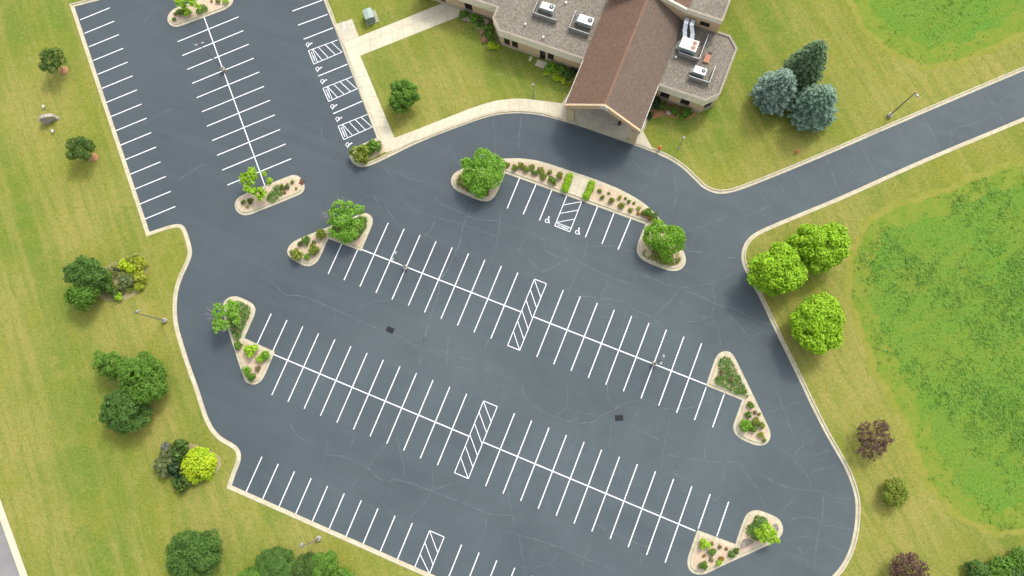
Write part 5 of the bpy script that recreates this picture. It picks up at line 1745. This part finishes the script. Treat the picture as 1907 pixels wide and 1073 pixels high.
# rooftop units
def screen(pts, z0, z1, label):
    w = [bw(*p) for p in pts]
    o = empty("equipment_screen", (w[1].x, w[1].y, z0), label, "equipment screen", "L-shaped screens around rooftop units", BTH)
    c = Vector(pts[1])
    for a_, b_ in ((pts[0], pts[1]), (pts[1], pts[2])):
        a2, b2 = Vector(a_) - c, Vector(b_) - c
        mb = MB().wall(a2, b2, 0.06, z1 - z0 - 0.06, 0.07)
        mb.build("screen_panel", M['screen'], o)
        MB().wall(a2 + (a2 - b2).normalized() * .02, b2 + (b2 - a2).normalized() * .02, z1 - z0 - 0.06, z1 - z0, 0.085).build("rail", M['screen_edge'], o)
        d = (b2 - a2); n_ = max(2, int(d.length / 1.0))
        nn = Vector((-d.y, d.x)).normalized()
        if nn.dot(Vector((0.3, 1))) < 0 and abs(d.x) > abs(d.y): nn = -nn
        for k in range(n_ + 1):
            q = a2 + d * (k / n_) + nn * 0.1
            e = q + nn * 0.7
            MB().tube([(q.x, q.y, z1 - z0 - 0.15), (e.x, e.y, 0.02)], 0.03, 5).build("brace", M['galv'], o)
    return o


def unit_box(x0, y0, x1, y1, z0, z1, label, fans, fan_mat='dark', fr=0.3, extra=None):
    w = bw((x0 + x1) / 2, (y0 + y1) / 2)
    o = empty("air_conditioner", (w.x, w.y, z0), label, "air conditioner", "rooftop air conditioners", BTH)
    hx, hy, h = (x1 - x0) / 2, (y1 - y0) / 2, z1 - z0
    MB().box(-hx + .05, -hy + .05, 0, hx - .05, hy - .05, 0.22).build("curb", M['screen'], o)
    b_ = MB().box(-hx, -hy, 0.22, hx, hy, h - 0.06).build("casing", M['unit_side'], o)
    bevel_mesh(b_, 0.02, 1)
    l_ = MB().box(-hx - 0.03, -hy - 0.03, h - 0.058, hx + 0.03, hy + 0.03, h).build("lid", M['unit'], o)
    bevel_mesh(l_, 0.015, 1)
    g_ = MB()
    for k in range(6):
        g_.box(-hx * 0.85 + k * hx * 0.28, -hy - 0.025, 0.4, -hx * 0.85 + k * hx * 0.28 + hx * 0.16, -hy - 0.003, h * 0.8)
    g_.build("louvre", M['galv'], o)
    for fx, fy in fans:
        fo = MB().lathe([(fr, h + 0.003), (fr, h + 0.05), (fr * 0.9, h + 0.055)], 20, (fx, fy, 0)).build("fan", M[fan_mat], o)
        m_ = MB()
        for k in range(4):
            a_ = k * math.pi / 2 + 0.4
            m_.tube([(fx, fy, h + 0.062), (fx + math.cos(a_) * fr * 0.85, fy + math.sin(a_) * fr * 0.85, h + 0.062)], [0.05, 0.03], 5)
        m_.lathe([(fr * 0.24, h + 0.056), (fr * 0.2, h + 0.085)], 12, (fx, fy, 0))
        m_.build("blade", M['unit_side'] if fan_mat == 'dark' else M['screen'], fo)
    hood = MB().add([(-hx - 0.45, -hy * .7, 0.35), (-hx - 0.003, -hy * .7, 0.3), (-hx - 0.003, hy * .7, 0.3), (-hx - 0.45, hy * .7, 0.35), (-hx - 0.003, -hy * .7, h * .85), (-hx - 0.003, hy * .7, h * .85)],
                    [(0, 3, 2, 1), (0, 1, 4), (3, 5, 2), (0, 4, 5, 3), (1, 2, 5, 4)])
    hood.build("intake_hood", M['unit_side'], o)
    return o


unit_box(-9.25, 12.9, -7.2, 13.95, FR, FR + 1.35, "white rooftop air conditioner farther from the gable, on the west flat roof", [(0.62, 0.1)], 'dark', 0.36)
unit_box(-3.05, 12.7, -0.75, 13.95, FR, FR + 1.35, "white rooftop air conditioner beside the red brown shingles", [(0.68, 0.1)], 'dark', 0.38)
u3 = unit_box(12.95, 13.75, 15.5, 15.5, FR, FR + 1.75, "largest white rooftop air conditioner with two silver ducts", [(0.75, 0.42), (0.75, -0.38)], 'copper_fan', 0.36)
unit_box(16.25, 10.85, 18.05, 11.9, FR, FR + 1.35, "small white rooftop air conditioner at the east corner of the roof", [(0.5, 0.1)], 'dark', 0.32)
# ducts of the big unit
u3c = Vector(((12.95 + 15.5) / 2, (13.75 + 15.5) / 2))
for x0, xm, x1, nm in ((12.55, 12.85, 13.35, 0), (13.45, 14.1, 14.35, 1)):
    pts = [Vector((x0, 18.55, 1.6)), Vector((x0 + 0.05, 17.6, 1.55)), Vector((xm, 16.6, 1.2)), Vector((x1, 15.52, 0.9))]
    vs, fs = [], []
    for i, p in enumerate(pts):
        p = p - Vector((u3c.x, u3c.y, 0))
        for dx, dz in ((-.32, -.3), (.32, -.3), (.32, .3), (-.32, .3)): vs.append((p.x + dx, p.y, p.z + dz))
    for i in range(3):
        for k in range(4):
            k2 = (k + 1) % 4
            fs.append((i * 4 + k, i * 4 + k2, i * 4 + 4 + k2, i * 4 + 4 + k))
    fs += [(0, 3, 2, 1), (12, 13, 14, 15)]
    mesh_obj("duct", vs, fs, M['galv'], u3)
screen([(-10.15, 15.2), (-10.15, 11.9), (-6.2, 11.9)], FR, FR + 0.95, "L-shaped screen around the air conditioner farther from the gable")
screen([(-3.95, 14.55), (-3.95, 11.47), (-0.7, 11.47)], FR, FR + 0.95, "L-shaped screen around the air conditioner beside the red brown shingles")
screen([(16.35, 17.65), (16.35, 13.3), (13.2, 13.3)], FR, FR + 1.05, "L-shaped screen around the largest rooftop unit")
screen([(19.03, 13.1), (19.03, 10.27), (15.9, 10.27)], FR, FR + 0.95, "L-shaped screen around the small unit at the roof corner")
w = bw(17.5, 14.2)
o = empty("roof_hatch", (w.x, w.y, FR), "square terracotta roof hatch on the east gravel roof", "roof hatch", None, BTH)
MB().box(-0.36, -0.66, 0, 0.36, 0.62, 0.22).build("curb", M['screen'], o)
bevel_mesh(MB().box(-0.42, -0.72, 0.22, 0.42, 0.68, 0.32).build("lid", M['hatch'], o), 0.02, 1)
MB().box(-0.1, 0.70, 0, 0.40, 1.25, 0.16).build("vent_box", M['dark'], o)
for x, y, lab in ((-10.6, 10.0, "small white roof vent near the front of the west gravel roof"), (-7.2, 8.9, "small roof vent close to the west parapet coping"), (13.0, 12.75, "white pipe vent by the largest unit's screen"), (-6.0, 15.6, "thin white vent behind the west air conditioners")):
    w = bw(x, y)
    o = MB().lathe([(0.07, 0.0), (0.07, 0.35), (0.16, 0.36), (0.16, 0.44), (0.04, 0.5)], 12).build("roof_vent", M['unit'], loc=(w.x, w.y, FR), smooth=False)
    tag(o, lab, "roof vent", "pipe vents on the flat roofs")

# stoop and small slab
for P_, lab in (([(885, 545), (975, 575), (940, 628), (858, 597)], "pale concrete stoop under the side door"), ([(815, 515), (838, 522), (822, 565), (800, 558)], "narrow splash slab beside the side door stoop")):
    tZ = tile(820, 0, 4.877)
    Pw = [Vector(p[:2]) for p in tZ(P_)]
    c_ = sum(Pw, Vector((0, 0))) / 4
    o = bevel_mesh(MB().prism([p - c_ for p in Pw], 0.0, 0.08).build("concrete_slab", M['walk'], loc=(c_.x, c_.y, LZ)), 0.015, 1)
    tag(o, lab, "slab")
# waste bin beneath the canopy
p = t960([(576, 694)])[0]
o = empty("litter_bin", (p.x, p.y, WZ), "slim black bin standing alone on the paving under the entrance canopy", "litter bin")
MB().lathe([(0.2, 0), (0.22, 0.05), (0.22, 0.85)], 16).build("body", M['black'], o, smooth=False)
MB().lathe([(0.24, 0.852), (0.24, 0.92), (0.12, 1.05), (0.02, 1.07)], 16).build("lid", M['black'], o)

# beds against the building
tZ = tile(820, 0, 4.877); tY = tile(1030, 130, 5.96)
sheet("mulch_ground", chaikin([Vector(p[:2]) for p in tZ([(165, 170), (230, 100), (480, 170), (545, 410), (480, 440), (400, 400), (350, 290)])], True, (), 2), LZ + 0.006, M['soil'])
sheet("mulch_ground", chaikin([Vector(p[:2]) for p in tZ([(940, 640), (980, 570), (1250, 640), (1220, 770), (1080, 750), (980, 690)])], True, (), 2), LZ + 0.006, M['soil'])
sheet("mulch_ground", chaikin([Vector(p[:2]) for p in tY([(1060, 420), (1120, 310), (1600, 440), (1560, 540), (1420, 560), (1250, 510), (1050, 560)])], True, (), 2), LZ + 0.006, M['bark'])
cover("bed_foliage", chaikin([Vector(p[:2]) for p in tZ([(175, 170), (235, 110), (470, 175), (530, 400), (480, 435), (410, 390), (360, 290)], 0.2)], True, (), 2), LZ, 'fresh', 24, 60, 0.17, 0.6, holes=0.2)
cover("bed_foliage", chaikin([Vector(p[:2]) for p in tZ([(190, 170), (235, 110), (470, 175), (520, 400), (420, 380), (370, 290)], 0.3)], True, (), 2), LZ + 0.1, 'blossom', 25, 9, 0.17, 0.7)
cover("bed_foliage", chaikin([Vector(p[:2]) for p in tZ([(945, 650), (985, 580), (1240, 650), (1200, 770), (1080, 740), (990, 690)], 0.2)], True, (), 2), LZ, 'gold', 26, 45, 0.16, 0.5, holes=0.3)
cover("bed_foliage", chaikin([Vector(p[:2]) for p in tY([(1060, 420), (1120, 330), (1560, 450), (1530, 530), (1420, 540), (1250, 490), (1050, 540)], 0.2)], True, (), 2), LZ, 'deep', 27, 22, 0.16, 0.5, holes=0.9)
FG = "flowering shrubs against the west wing"
bed_shrubs(tZ, 4.877, [(225, 145, 48, 'mid', "flowering shrub under the first west window", 0.9, False), (232, 165, 46, 'blossom', "cream blossom shrub by the walk end", 0.8, False), (310, 170, 48, 'fresh', "fresh green shrub between two blossom shrubs", 0.9, False), (290, 225, 34, 'yellow', "low yellow plant in front of the blossom shrubs", 0.7, False),
                       (360, 205, 52, 'deep', "deep green shrub in the flower bed middle", 0.9, False), (410, 200, 42, 'blossom', "cream blossom shrub tight to the wall", 0.9, False), (380, 285, 36, 'pink', "pink flowering shrub, upper of two", 0.8, False), (440, 275, 56, 'mid', "green shrub at the chamfered wall corner", 0.9, False),
                       (470, 250, 30, 'blossom', "cream blossom tuft beside the chamfered wall", 1.0, False), (455, 340, 54, 'mid', "green shrub under the chamfered wall", 0.9, False), (402, 362, 34, 'pink', "pink flowering shrub, lower of two", 0.8, False), (480, 330, 28, 'blossom', "cream blossom tuft near the corner end", 1.0, False), (470, 415, 50, 'gold', "yellow green mound ending the flower bed", 0.6, False), (520, 420, 30, 'gold', "small yellow green mound at the wall foot", 0.6, False)], FG, hc=0.5)
bed_shrubs(tZ, 4.877, [(1005, 620, 58, 'fresh', "bright green shrub next to the side stoop", 1.0, False), (1095, 645, 58, 'mid', "green shrub second from the side stoop", 1.0, False), (1165, 680, 55, 'deep', "dark shrub tucked under the gable eave", 1.0, False), (960, 665, 30, 'gold', "yellow mound at the stoop end of the bed", 0.7, False),
                       (1050, 715, 34, 'gold', "yellow mound in the middle of the bed edge", 0.7, False), (1120, 735, 34, 'gold', "yellow mound third along the bed edge", 0.7, False), (1180, 755, 30, 'yellow', "yellow mound by the gable eave", 0.7, False), (1210, 650, 45, 'yew', "nearly black shrub against the gable wall", 1.0, False)], "shrubs by the side stoop", hc=0.5)
bed_shrubs(tY, 5.96, [(1120, 370, 80, 'yew', "big blackish yew against the gable wing's east side", 1.0, False), (1060, 500, 50, 'yew', "small blackish yew below the east eave", 0.9, False), (1220, 410, 58, 'deep', "dark green shrub beneath the first east window", 1.0, False), (1335, 455, 52, 'mid', "green shrub between the two east windows", 1.0, False), (1480, 480, 66, 'mid', "large green shrub beneath the second east window", 1.0, False),
                      (1385, 500, 32, 'fresh', "small fresh plant before the east bed shrubs", 0.8, False), (1430, 530, 30, 'fresh', "light plant at the front edge of the east bed", 0.8, False)], "shrubs along the east wing", hc=0.5)
p = tY([(1278, 485)])[0]
bm = bmesh.new(); bmesh.ops.create_icosphere(bm, subdivisions=2, radius=0.45)
rr = random.Random(4)
for v in bm.verts: v.co = Vector((v.co.x * 1.2, v.co.y, v.co.z * 0.7)) * rr.uniform(0.85, 1.1)
me = bpy.data.meshes.new("boulder"); bm.to_mesh(me); bm.free(); me.materials.append(M['rock'])
o = bpy.data.objects.new("boulder", me); COL.objects.link(o); o.location = (p.x, p.y, LZ + 0.18)
tag(o, "tan boulder among the shrubs of the east wing bed", "boulder")


# ------------------------------------------------------------------ lamps and other site furniture
def lamp(base, H, heads, label, foot=True, foot_h=0.75, aim=0.0, name="lamp_post", group="tall lamp posts around the lot", rz=0.0):
    b_ = G(*base)
    zb = 0.0 if foot_h > 0.3 else LZ
    o = empty(name, (b_.x, b_.y, zb), label, "lamp post", group, rz)
    MB().lathe([(0.36, 0), (0.36, foot_h - 0.04), (0.31, foot_h)], 20).build("footing", M['footing'], o)
    MB().box(-0.17, -0.17, foot_h + 0.001, 0.17, 0.17, foot_h + 0.035).build("base_plate", M['pole'], o)
    p_ = MB()
    h0 = foot_h + 0.036
    vs = []
    for z, r in ((h0, 0.075), (H, 0.05)): vs += [(-r, -r, z), (r, -r, z), (r, r, z), (-r, r, z)]
    p_.add(vs, [(0, 1, 5, 4), (1, 2, 6, 5), (2, 3, 7, 6), (3, 0, 4, 7), (4, 5, 6, 7)])
    p_.build("pole", M['pole'], o)
    for a_ in heads:
        d = Vector((math.cos(a_), math.sin(a_), 0)); n_ = Vector((-d.y, d.x, 0))
        MB().tube([Vector((0, 0, H - 0.15)), d * 0.31 + Vector((0, 0, H - 0.12))], 0.04, 6).build("arm", M['pole'], o)
        c_ = d * 0.52 + Vector((0, 0, H - 0.1))
        hb = MB()
        vs = []
        for z, kx, ky in ((-0.12, .20, .15), (0.0, .22, .16), (0.12, .14, .10)):
            for sx, sy in ((-1, -1), (1, -1), (1, 1), (-1, 1)): vs.append(c_ + d * kx * sx + n_ * ky * sy + Vector((0, 0, z)))
        hb.add(vs, [(3, 2, 1, 0), (8, 9, 10, 11)] + [(i * 4 + k, i * 4 + (k + 1) % 4, i * 4 + 4 + (k + 1) % 4, i * 4 + 4 + k) for i in (0, 1) for k in range(4)])
        ho = hb.build("lamp_head", M['lamp'], o)
        lv_ = []
        for sx, sy in ((-1, -1), (1, -1), (1, 1), (-1, 1)): lv_.append(c_ + d * .17 * sx + n_ * .12 * sy + Vector((0, 0, -0.125)))
        mesh_obj("lens", lv_, [(3, 2, 1, 0)], M['unit'], ho)
    return o


def dir_to(px, py, qx, qy):
    a_, b_ = G(px, py), G(qx, qy)
    return math.atan2(b_.y - a_.y, b_.x - a_.x)


uA = dir_to(340, 75, 380, 62)
lamp((418, 132), 8.6, [uA, uA + math.pi], "twin headed lamp post on the spine of the north stalls")
aB = math.atan2(uv_v.y, uv_v.x)
lamp((756, 499.5), 8.4, [aB, aB + math.pi], "twin headed lamp post on the upper double row, toward the notched island")
lamp((1218, 678), 8.0, [aB, aB + math.pi], "twin headed lamp post on the upper double row, toward the east end")
lamp((309, 597.5), 8.6, [dir_to(300, 590, 340, 570)], "single headed lamp post on the west lawn beside the kerb", foot_h=0.7)
lamp((595, 1002), 8.3, [dir_to(600, 1000, 620, 960)], "single headed lamp post on the grass bank by the lower kerb", foot_h=0.7)
lamp((1655, 217), 8.3, [dir_to(1700, 220, 1712, 245)], "single headed lamp post on the lawn beside the entry road", foot_h=0.7)


def path_lamp(base, H, label):
    b_ = G(*base, LZ)
    o = empty("path_lamp", (b_.x, b_.y, LZ), label, "lamp post", "short lamps by the entrance")
    MB().lathe([(0.2, 0), (0.2, 0.05), (0.07, 0.1)], 14).build("base", M['pole'], o)
    MB().lathe([(0.06, 0.1), (0.05, H - 0.5)], 10).build("pole", M['pole'], o)
    MB().lathe([(0.08, H - 0.5), (0.14, H - 0.42), (0.14, H - 0.08)], 14).build("lamp_head", M['lamp'], o)
    MB().lathe([(0.17, H - 0.078), (0.16, H - 0.02), (0.03, H + 0.05)], 14).build("cap", M['lamp'], o)


path_lamp((994, 181), 4.4, "short lamp on the lawn west of the entrance canopy")
path_lamp((1264, 276), 4.3, "short lamp on the lawn east of the entrance canopy")


def hydrant(px, py, label, s=1.0):
    p = G(px, py, LZ)
    o = empty("fire_hydrant", (p.x, p.y, LZ), label, "hydrant", "orange hydrants on the lawn")
    o.scale = (s, s, s)
    MB().lathe([(0.20, 0), (0.20, 0.05), (0.13, 0.06), (0.13, 0.55), (0.17, 0.56), (0.17, 0.62)], 16).build("body", M['hydrant'], o)
    MB().lathe([(0.15, 0.622), (0.13, 0.72), (0.05, 0.79), (0.04, 0.86)], 16).build("bonnet", M['hydrant'], o)
    for a_ in (0, math.pi, -math.pi / 2):
        d = Vector((math.cos(a_), math.sin(a_), 0))
        MB().tube([d * 0.12 + Vector((0, 0, .42)), d * 0.26 + Vector((0, 0, .42))], 0.07 if a_ >= 0 else 0.095, 10).build("nozzle", M['hydrant'], o)


hydrant(1228, 277, "orange hydrant on the lawn just past the entrance walk", 1.3)
hydrant(1483, 284, "small red orange hydrant on the lawn below the spruces", 1.0)


def grate(px, py, w, d, ang, label):
    p = G(px, py)
    o = empty("drain_grate", (p.x, p.y, 0.006), label, "drain grate", "square iron grates in the asphalt", ang)
    MB().box(-w / 2 - .12, -d / 2 - .12, -.003, w / 2 + .12, d / 2 + .12, 0.001).build("frame", M['iron'], o)
    mb = MB()
    n = 7
    for k in range(n):
        x = -w / 2 + w * k / (n - 1)
        mb.box(x - .028, -d / 2, 0.002, x + .028, d / 2, 0.016)
    mb.box(-w / 2, -.03, .002, w / 2, .03, .014)
    mb.build("bars", M['iron'], o)


grate(726.5, 614.5, 0.95, 0.62, TH, "dark iron grate in the aisle toward the west end")
grate(1153, 778.5, 0.95, 0.62, 0.05, "dark iron grate in the aisle toward the east end")
p = t2([(1392, 390)])[0]
o = empty("curb_inlet", (p.x, p.y, 0.15), "rusty iron inlet cover set in the capsule island's round end", "drain cover", None, -0.5)
MB().box(-0.36, -0.42, 0, 0.36, 0.42, 0.035).build("cover", M['rust'], o)
MB().box(-0.50, 0.12, 0.0, -0.363, 0.40, 0.03).build("grate_strip", M['iron'], o)

# transformer cabinet
p = t480([(630, 100)], 0.2)[0]
o = empty("transformer_cabinet", (p.x, p.y, LZ), "green grey utility cabinet on a concrete pad near the upper walk", "utility box", None, dir_to(682, 40, 676, 22) + math.pi / 2 - math.pi)
MB().box(-1.0, -1.05, 0, 1.05, 1.15, 0.1).build("pad", M['footing'], o)
bevel_mesh(MB().box(-0.85, -0.85, 0.1, 0.55, 0.85, 1.45).build("casing", M['transformer'], o), 0.03, 1)
mesh_obj("lid", [(-0.9, -0.9, 1.452), (0.6, -0.9, 1.452), (0.6, 0.9, 1.452), (-0.9, 0.9, 1.452), (-0.9, -0.9, 1.50), (0.6, -0.9, 1.50), (0.6, 0.9, 1.50), (-0.9, 0.9, 1.50), (-0.15, -0.9, 1.60), (-0.15, 0.9, 1.60)],
         [(3, 2, 1, 0), (0, 1, 5, 8, 4), (2, 3, 7, 9, 6), (1, 2, 6, 5), (3, 0, 4, 7), (4, 8, 9, 7), (8, 5, 6, 9)], M['transformer_top'], o)
for y in (-0.44, 0.44): MB().box(0.552, y - 0.38, 0.2, 0.575, y + 0.38, 1.38).build("door", M['transformer_top'], o)

# monument sign with its two ground spots
tS = tile(0, 0, S)
pa, pb = [Vector(p[:2]) for p in tS([(245, 684), (322, 657)], LZ)]
d = (pb - pa).normalized(); L_ = (pb - pa).length
o = empty("monument_sign", (*((pa + pb) / 2), LZ), "weathered grey stone sign with pitched top on the west lawn", "sign", None, math.atan2(d.y, d.x))
h = L_ / 2
MB().box(-h - 0.15, -0.28, 0, h + 0.15, 0.42, 0.18).build("base", M['footing'], o)
prof = [(-h, 0.18), (h, 0.18), (h, 1.15), (h * 0.15, 1.65), (-h * 0.45, 1.65), (-h, 1.2)]
vs = [(x, -0.16, z) for x, z in prof] + [(x, 0.30, z) for x, z in prof]
mesh_obj("panel", vs, [(0, 1, 2, 3, 4, 5), (11, 10, 9, 8, 7, 6)] + [((i + 1) % 6, i, i + 6, (i + 1) % 6 + 6) for i in range(6)], M['sign'], o)
cp = MB()
for (xa, za), (xb, zb) in ((prof[2], prof[3]), (prof[3], prof[4]), (prof[4], prof[5])):
    cp.add([(xa, -0.22, za + .003), (xb, -0.22, zb + .003), (xb, .36, zb + .003), (xa, .36, za + .003), (xa, -0.22, za + .08), (xb, -0.22, zb + .08), (xb, .36, zb + .08), (xa, .36, za + .08)],
           [(0, 1, 2, 3), (7, 6, 5, 4), (0, 4, 5, 1), (2, 6, 7, 3), (1, 5, 6, 2), (3, 7, 4, 0)])
cp.build("coping", M['footing'], o)
for (x, y), lab in (((250, 598), "white ground spotlight above the grey sign"), ((300, 732), "white ground spotlight below the grey sign")):
    p = tS([(x, y)], LZ)[0]
    dd = Vector(((pa + pb) / 2)) - Vector(p[:2])
    o = empty("ground_spotlight", (p.x, p.y, LZ), lab, "spotlight", "spotlights aimed at the grey sign", math.atan2(dd.y, dd.x))
    MB().lathe([(0.05, 0), (0.05, 0.28)], 8).build("stake", M['black'], o)
    MB().tube([(-0.22, 0, 0.32), (0.18, 0, 0.52)], [0.13, 0.19], 12).build("lamp_head", M['unit'], o)

# black lantern in the mixed bed
p = tA([(752, 338)], 1.0)[0]
o = empty("garden_lantern", (p.x, p.y, LZ), "black box lantern on a post in the mixed bed of the west lawn", "lantern")
MB().lathe([(0.06, 0), (0.05, 1.1)], 10).build("post", M['black'], o)
bevel_mesh(MB().box(-0.26, -0.22, 1.1, 0.26, 0.22, 1.5).build("housing", M['dark'], o), 0.03, 1)
mesh_obj("cap", [(-0.32, -0.28, 1.502), (0.32, -0.28, 1.502), (0.32, 0.28, 1.502), (-0.32, 0.28, 1.502), (0, 0, 1.66)], [(3, 2, 1, 0), (0, 1, 4), (1, 2, 4), (2, 3, 4), (3, 0, 4)], M['black'], o)


# ------------------------------------------------------------------ field growth (nobody could count it)
def clumps(name, P, n, seed, size, leaf, thr, tall=0.13):
    rng = np.random.default_rng(seed)
    A = np.array([[p[0], p[1]] for p in P])
    lo, hi = A.min(0), A.max(0)
    hi = np.minimum(hi, [92, 95]); lo = np.maximum(lo, [-100, -40])
    q = lo + rng.random((n, 2)) * (hi - lo)
    ins = np.zeros(n, bool); j = len(A) - 1
    for i in range(len(A)):
        xi, yi, xj, yj = A[i][0], A[i][1], A[j][0], A[j][1]
        ins ^= ((yi > q[:, 1]) != (yj > q[:, 1])) & (q[:, 0] < (xj - xi) * (q[:, 1] - yi) / (yj - yi + 1e-12) + xi)
        j = i
    q = q[ins]
    x, y = q[:, 0], q[:, 1]
    f = 0.75 * np.sin(x * .31 + 1.2 * np.sin(y * .23)) + np.sin(y * .37 + 1.4 * np.sin(x * .19 + 2)) + 0.8 * np.sin(x * .9 + y * .7 + np.sin(y * 1.3)) + 0.6 * np.sin(x * 1.7 - y * 1.4) + 1.5 * rng.normal(size=len(q))
    k = f > thr - 0.6
    q, f = q[k], f[k]
    D = np.full(len(q), 99.0)
    for i in range(len(A)):
        a_, b_ = A[i - 1], A[i]
        ab = b_ - a_
        t_ = np.clip(((q - a_) @ ab) / (ab @ ab + 1e-9), 0, 1)
        D = np.minimum(D, np.linalg.norm(q - a_ - t_[:, None] * ab, axis=1))
    k = f > thr + 1.6 * np.clip(1 - D / 9.0, 0, 1)
    q, f = q[k], f[k]
    m = len(q)
    P3 = np.repeat(np.concatenate([q, np.full((m, 1), 0.0)], 1), 4, 0)
    P3[:, :2] += rng.normal(size=(4 * m, 2)) * 0.13
    P3[:, 2] = 0.04 + tall * rng.random(4 * m)
    c0 = np.array([q[:, 0].mean(), q[:, 1].mean(), 0])
    me = quads_mesh(name, leaf_arrays(P3 - c0, np.tile([0, 0, 1.0], (4 * m, 1)), size, rng, 1.6, 0.7), LF[leaf])
    o = bpy.data.objects.new(name, me); COL.objects.link(o)
    o.location = (c0[0], c0[1], LZ + 0.01)
    o['kind'] = 'stuff'


clumps("field_weeds", fields[0], 16000, 1, 0.12, 'crop', 0.9)
clumps("field_weeds", fields[1], 60000, 2, 0.11, 'crop', 0.9)

clumps("field_weeds", fields[1], 9000, 5, 0.14, 'crop', 0.9, 0.22)

# ------------------------------------------------------------------ light
world = bpy.data.worlds.new("World")
SC.world = world
world.use_nodes = True
nt = world.node_tree
sky = nt.nodes.new("ShaderNodeTexSky")
sky.sky_type = 'NISHITA'
sky.sun_disc = False
SUN_EL = R_(48)
sun_dir = Vector((4.26, 6.94, 0)).normalized()
sky.sun_elevation = SUN_EL
sky.sun_rotation = math.atan2(sun_dir.x, sun_dir.y)
sky.dust_density = 4.0
sky.air_density = 1.0
bg = nt.nodes["Background"]
bg.inputs["Strength"].default_value = 0.15
hs = nt.nodes.new("ShaderNodeHueSaturation")       # thin white overcast washes the blue out of the sky
hs.inputs["Saturation"].default_value = 0.30
nt.links.new(sky.outputs["Color"], hs.inputs["Color"])
nt.links.new(hs.outputs["Color"], bg.inputs["Color"])
ld = bpy.data.lights.new("sun", 'SUN')
ld.energy = 0.85
ld.angle = R_(8)
ld.color = (1.0, 0.93, 0.82)
lo = bpy.data.objects.new("sun", ld)
COL.objects.link(lo)
to_sun = Vector((sun_dir.x * math.cos(SUN_EL), sun_dir.y * math.cos(SUN_EL), math.sin(SUN_EL)))
lo.rotation_euler = to_sun.to_track_quat('Z', 'Y').to_euler()
lo.location = (0, 0, 60)
SC.view_settings.view_transform = 'Standard'
SC.view_settings.look = 'None'
SC.view_settings.exposure = 1.4
SC.view_settings.gamma = 1.0
